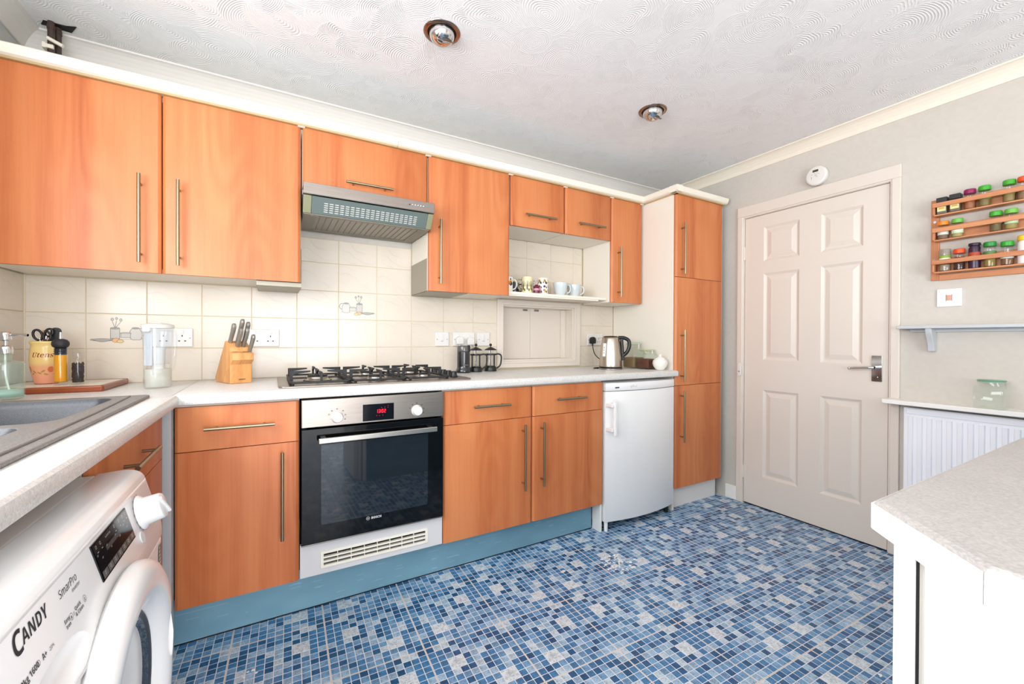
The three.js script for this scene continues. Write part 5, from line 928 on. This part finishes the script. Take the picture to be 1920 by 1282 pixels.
{
  const t = thing('ornament', 'small dark red ornament between the two tall print mugs', 'ornament', [1.445, SH + 0.0005, -2.215]);
  part(t, 'body', lathe([[0, 0], [0.02, 0], [0.0215, 0.004], [0.0215, 0.032], [0.017, 0.046], [0.009, 0.055], [0, 0.057]], 28), mat('#6d1a38', 0.3));
  part(t, 'band', lathe([[0.0217, 0.018], [0.0222, 0.019], [0.0222, 0.03], [0.0217, 0.031]], 28), mat('#c58aa0', 0.4));
}

// ================================================================== RIGHT-HAND WALL
{
  const t = thing('carbon_monoxide_alarm', 'round white alarm with a small dark display above the door', 'alarm', [XR, 2.128, -1.288]);
  part(t, 'back_plate', cyl(0.052, 0.052, 0, 0.012, 0, 0, 44).rotateZ(Math.PI / 2), M.plastic);
  part(t, 'body', lathe([[0, 0], [0.054, 0], [0.0575, 0.004], [0.0575, 0.02], [0.054, 0.026], [0.045, 0.0285], [0, 0.03]], 56).rotateZ(Math.PI / 2).translate(-0.010, 0, 0), M.plastic);
  const X = [0, 0, 1], o = -0.0405;
  part(t, 'display', bb(o, o + 0.002, 0.021, 0.034, -0.016, 0.014, 0.0006), mat('#4a4428', 0.3));
  decal(t, 'control_marks', 0.07, 0.055, [o - 0.0003, -0.004, 0], X, [0, 1, 0], 280, (c, w, h) => { c.fillStyle = c.strokeStyle = '#5a5a5e'; c.lineWidth = 4; for (const [x, y] of [[60, 60], [120, 44], [140, 62], [170, 42], [190, 60], [215, 74], [150, 90]]) { c.beginPath(); c.arc(x, y, 6, 0, 6.3); c.fill(); } c.beginPath(); c.arc(145, 66, 34, 0.4, 2.6); c.stroke(); c.fillRect(52, 110, 6, 56); c.font = '20px sans-serif'; c.fillText('TEST', 150, 140); });
}
{
  const t = thing('door_sensor', 'small white oval door contact on the hinge side of the door frame', 'sensor', [XR - 0.012, 0.93, -1.762]);
  part(t, 'body', extX(rrect(-0.013, -0.045, 0.013, 0.045, 0.0128), -0.018, -0.0045, 0.003), M.plastic); part(t, 'button', cyl(0.004, 0.004, 0, 0.002, 0, 0, 14).rotateZ(Math.PI / 2).translate(-0.0185, -0.012, 0), M.steelDark);
}
{
  const t = thing('cooker_switch', 'square white isolator plate with a small red rocker under the spice rack', 'switch', [XR, 1.347, -0.718]);
  part(t, 'plate', bb(-0.008, 0, -0.043, 0.043, -0.0435, 0.0435, 0.003), mat('#fbfafa', 0.2)); part(t, 'rocker', bb(-0.0125, -0.007, -0.013, 0.013, -0.0085, 0.0085, 0.002), mat('#d79c84', 0.3)); part(t, 'rocker_frame', [bb(-0.0095, -0.0075, -0.017, 0.017, -0.0115, -0.009, 0), bb(-0.0095, -0.0075, -0.017, 0.017, 0.009, 0.0115, 0)], M.steelDark);
}
// ---- spice rack and jars
const RK = { z0: -0.783, z1: -0.29, rows: [1.750, 1.628, 1.472] };
{
  const t = thing('spice_rack', 'three-tier wooden spice rack on the right-hand wall', 'rack', [XR, 1.435, -0.54]), oak = M.oak;
  const hz = (g) => buv(g, rr(0, 2), rr(0, 2), true), { z0, z1 } = RK;
  for (const z of [z0, z1 - 0.03]) wpart(t, 'upright', buv(bb(XR - 0.014, XR - 0.0005, 1.436, 1.834, z, z + 0.03, 0.002), rr(0, 1), rr(0, 1)), oak);
  wpart(t, 'bottom_rail', hz(bb(XR - 0.014, XR - 0.0005, 1.434, 1.462, z0 + 0.03, z1 - 0.03, 0.002)), oak);
  for (const y of RK.rows) {
    wpart(t, 'shelf_board', hz(bb(XR - 0.066, XR - 0.015, y - 0.007, y, z0 + 0.024, z1 - 0.01, 0.0015)), oak);
    wpart(t, 'back_rail', hz(bb(XR - 0.014, XR - 0.003, y - 0.004, y + 0.072, z0 + 0.03, z1 - 0.03, 0.0015)), oak);
    wpart(t, 'front_rail', hz(bb(XR - 0.0665, XR - 0.0585, y + 0.036, y + 0.057, z0 + 0.0175, z1 - 0.012, 0.0015)), oak);
    for (const z of [z0 + 0.0175, z1 - 0.024]) wpart(t, 'end_block', buv(bb(XR - 0.0585, XR - 0.0145, y, y + 0.056, z, z + 0.008, 0.001)), oak);
  }
  for (const [y, z] of [[1.725, z0 + 0.014], [1.536, z0 + 0.014]]) wpart(t, 'screw', cyl(0.0055, 0.0055, 0, 0.002, 0, 0, 16).rotateZ(Math.PI / 2).translate(XR - 0.0138, y, z), M.chrome);
}
function spiceJar(kind, row, z, label, o) {
  const y = RK.rows[row] + 0.0005, t = thing('spice_jar', label, 'jar', [XR - 0.0374, y, z], 0, 'spice jars on the wall rack'), r = o.r || 0.0195, h = o.h || 0.096;
  const lidM = mat(o.lid, o.lidClear ? 0.1 : 0.35, 0, o.lidClear ? { transmission: 0.6 } : {}), fillM = mat(o.fill, 0.85), lh = o.lh || 0.021;
  if (kind === 'square') {
    const a = 0.0185; part(t, 'glass', bb(-a, a, 0, h - 0.024, -a, a, 0.004, 3), M.glass); part(t, 'contents', bb(-a + 0.002, a - 0.002, 0.003, h * 0.55, -a + 0.002, a - 0.002, 0.003), fillM); part(t, 'lid', bb(-a - 0.0008, a + 0.0008, h - 0.024, h, -a - 0.0008, a + 0.0008, 0.003, 3), lidM);
    decal(t, 'paper_label', 0.030, 0.034, [-a - 0.0006, h * 0.38, 0], [0, 0, 1], [0, 1, 0], 120, (c, w, q) => { c.fillStyle = '#e6dc9a'; c.fillRect(0, 0, w, q); c.strokeStyle = '#8a7a34'; c.lineWidth = 4; for (const v of [30, 50, 96]) { c.beginPath(); c.moveTo(16, v); c.quadraticCurveTo(60, v - 14, 104, v); c.stroke(); } c.fillStyle = '#c89b3a'; c.fillRect(20, 66, 80, 18); }, { opaque: true });
  } else {
    part(t, 'glass', lathe([[0, 0], [r * 0.9, 0], [r, 0.003], [r, h - lh - 0.012], [r * 0.82, h - lh - 0.002], [r * 0.82, h - lh + 0.004]], 30), o.wrap ? mat(o.wrap, 0.25) : M.glass);
    part(t, 'contents', lathe([[0, 0.003], [r * 0.86, 0.003], [r * 0.93, 0.006], [r * 0.93, h * (o.level || 0.5)], [0, h * (o.level || 0.5)]], 24), fillM);
    part(t, 'lid', lathe([[0, h - lh], [r * 0.98, h - lh], [r * 1.03, h - lh + 0.002], [r * 1.03, h - 0.003], [r * 0.98, h], [r * 0.9, h - 0.0005], [r * 0.88, h - 0.002], [0, h - 0.002]], 32), lidM);
    if (o.top) part(t, 'lid_top', lathe([[0, h - 0.0018], [r * 0.9, h - 0.0018], [r * 0.95, h + 0.0006], [0, h + 0.0006]], 28), mat(o.top, 0.4));
    if (o.band) part(t, 'paper_label', lathe([[r + 0.0003, o.band[1]], [r + 0.0006, o.band[1]], [r + 0.0006, o.band[2]], [r + 0.0003, o.band[2]]], 30), mat(o.band[0], 0.6));
    if (o.band2) part(t, 'label_stripe', lathe([[r + 0.0006, o.band2[1]], [r + 0.0009, o.band2[1]], [r + 0.0009, o.band2[2]], [r + 0.0006, o.band2[2]]], 30), mat(o.band2[0], 0.6));
  }
}
const herb = '#7d6a36', brown = '#6a4326', green = '#3fa52a', dkTop = '#1d2a17';
spiceJar('square', 0, -0.735, 'square black-lidded spice jar at the left end of the top row', { lid: '#232323', fill: '#6c6a66', h: 0.082 });
spiceJar('square', 0, -0.690, 'square black-lidded spice jar, second in the top row', { lid: '#232323', fill: '#6b6052', h: 0.086 });
spiceJar('round', 0, -0.644, 'round spice jar with a magenta lid in the top row', { lid: '#8e1650', top: '#2c1420', fill: '#9a5c34', band: ['#c8452c', 0.035, 0.058], h: 0.094 });
spiceJar('round', 0, -0.597, 'green-lidded spice jar beside the magenta-lidded one in the top row', { lid: green, top: dkTop, fill: herb, band: ['#7aa05a', 0.035, 0.058] });
spiceJar('round', 0, -0.523, 'green-lidded spice jar left of the orange-lidded one in the top row', { lid: green, top: dkTop, fill: '#8b7440', band: ['#6f9a4c', 0.035, 0.055], h: 0.098 });
spiceJar('round', 0, -0.480, 'orange-red lidded spice jar at the right edge of the top row', { lid: '#e8521c', top: '#4a1c0c', fill: '#8a6a4a', h: 0.1 });
spiceJar('round', 1, -0.733, 'orange-lidded spice jar at the left end of the middle row', { lid: '#ec8a1e', fill: '#7a6350', band: ['#d9dad2', 0.022, 0.048], h: 0.088, lh: 0.019 });
spiceJar('round', 1, -0.684, 'light green lidded spice jar beside the orange-lidded one in the middle row', { lid: '#6db54a', fill: '#a8a06a', band: ['#cfe2b8', 0.02, 0.05], band2: ['#eef2e6', 0.03, 0.04], h: 0.09 });
spiceJar('round', 1, -0.562, 'bright green lidded spice jar in the middle of the middle row', { lid: green, top: dkTop, fill: '#6c5c34', band: ['#c9c9bd', 0.036, 0.055], h: 0.092 });
spiceJar('round', 1, -0.516, 'pale green lidded spice jar with a striped label in the middle row', { lid: '#6fb548', fill: '#9a8c50', band: ['#bcd6ae', 0.026, 0.054], band2: ['#eff3ea', 0.036, 0.044], h: 0.092 });
spiceJar('round', 2, -0.726, 'clear-capped spice jar with a lime and white label in the bottom row', { lid: '#cfc6b8', lidClear: true, fill: '#9c8c78', level: 0.3, band: ['#f0efe6', 0.045, 0.076], band2: ['#86a82e', 0.064, 0.076], h: 0.108, r: 0.0197, lh: 0.032 });
spiceJar('round', 2, -0.677, 'orange-red lidded spice jar in the bottom row', { lid: '#e8501a', top: '#3a1206', fill: '#3a1a12', level: 0.62, h: 0.1 });
spiceJar('round', 2, -0.627, 'dark purple wrapped spice jar in the bottom row', { lid: '#2b1c30', wrap: '#3a1d38', fill: '#2a1420', band: ['#b0482a', 0.05, 0.075], band2: ['#e5d6cc', 0.052, 0.058], h: 0.118, r: 0.0198, lh: 0.012 });
spiceJar('round', 2, -0.579, 'green-lidded spice jar with a leafy label beside the purple one in the bottom row', { lid: '#1f8a34', fill: '#8c7a3c', band: ['#5d7f4a', 0.046, 0.072], h: 0.114 });
spiceJar('round', 2, -0.527, 'bright green lidded spice jar second from the right in the bottom row', { lid: '#2ba02c', top: '#123a12', fill: '#7a5630', band: ['#cfd6da', 0.03, 0.05], h: 0.106 });
spiceJar('round', 2, -0.478, 'white spice jar with a yellow and black lid in the bottom row', { lid: '#f0c21c', top: '#1c1c1c', wrap: '#e9e4dc', fill: '#d9cfc0', h: 0.122, r: 0.0197 });
// ---- shelves, brackets, radiator, jar
{
  const t = thing('wall_shelf', 'thin grey-painted wall shelf on a bracket below the spice rack', 'shelf', [XR, 1.19, -0.5]);
  wpart(t, 'board', bb(XR - 0.085, XR, 1.1965, 1.2125, -0.893, -0.235, 0.003), M.greyPaint);
  wpart(t, 'batten', bb(XR - 0.016, XR, 1.1805, 1.1965, -0.86, -0.24, 0.002), M.greyPaint);
  const s = new THREE.Shape(); s.moveTo(0, 0); s.lineTo(-0.075, 0); s.bezierCurveTo(-0.075, -0.03, -0.055, -0.045, -0.045, -0.07); s.bezierCurveTo(-0.038, -0.09, -0.034, -0.1, -0.032, -0.112); s.lineTo(0, -0.112); s.closePath();
  wpart(t, 'bracket', ext(s, 0.024, 0.003).translate(XR - 0.0005, 1.1965, -0.786), M.greyPaint);
  wpart(t, 'bracket', ext(s, 0.024, 0.003).translate(XR - 0.0005, 1.1965, -0.36), M.greyPaint);
}
{
  const t = thing('window_board', 'white painted shelf board over the radiator, holding the square glass jar', 'shelf', [XR, 0.79, -0.58]);
  wpart(t, 'board', bb(XR - 0.125, XR - 0.0165, 0.812, 0.834, -0.936, -0.236, 0.004), M.white); wpart(t, 'back_edge', bb(XR - 0.0165, XR, 0.812, 0.834, -0.899, -0.236, 0.002), M.white);
}
{
  const t = thing('radiator', 'white ribbed panel radiator on the wall beside the door', 'radiator', [XR, 0.2, -0.56]);
  const z0 = -0.868, z1 = -0.245, xf = XR - 0.062;
  wpart(t, 'panel', [bb(xf, xf + 0.014, 0.20, 0.796, z0, z1, 0.006, 3), bb(xf - 0.004, xf + 0.012, 0.765, 0.792, z0 + 0.012, z1 - 0.012, 0.004), bb(xf - 0.004, xf + 0.012, 0.204, 0.231, z0 + 0.012, z1 - 0.012, 0.004)], M.radiator);
  for (let i = 0; i < 17; i++) { const z = z0 + 0.029 + i * 0.0352; wpart(t, 'rib', extY(poly([[xf + 0.002, z - 0.012], [xf - 0.007, z - 0.0075], [xf - 0.007, z + 0.0075], [xf + 0.002, z + 0.012]]), 0.245, 0.752, 0), M.radiator); }
  wpart(t, 'side_panel', [bb(xf + 0.012, XR - 0.006, 0.21, 0.79, z0 + 0.004, z0 + 0.007, 0.001)], M.radiator);
  wpart(t, 'wall_bracket', [bb(XR - 0.048, XR, 0.3, 0.34, -0.75, -0.72, 0.001), bb(XR - 0.048, XR, 0.66, 0.7, -0.75, -0.72, 0.001)], M.radiator);
  wpart(t, 'pipe', [cyl(0.0075, 0.0075, 0, 0.22, XR - 0.05, z0 + 0.03, 14)], M.radiator);
}
squareJar('storage_jar', 'empty square glass jar with green-tinted glass on the board over the radiator', [XR - 0.074, 0.8345, -0.562], 0.098, 0.13, -0.05, null, M.glassGreen, mat('#9cc5b0', 0.2), mat('#a8d3bd', 0.08, 0, { transmission: 0.7 }));

scene.traverse((o) => { if (o.isMesh) o.castShadow = o.receiveShadow = true; });
renderer.render(scene, camera);
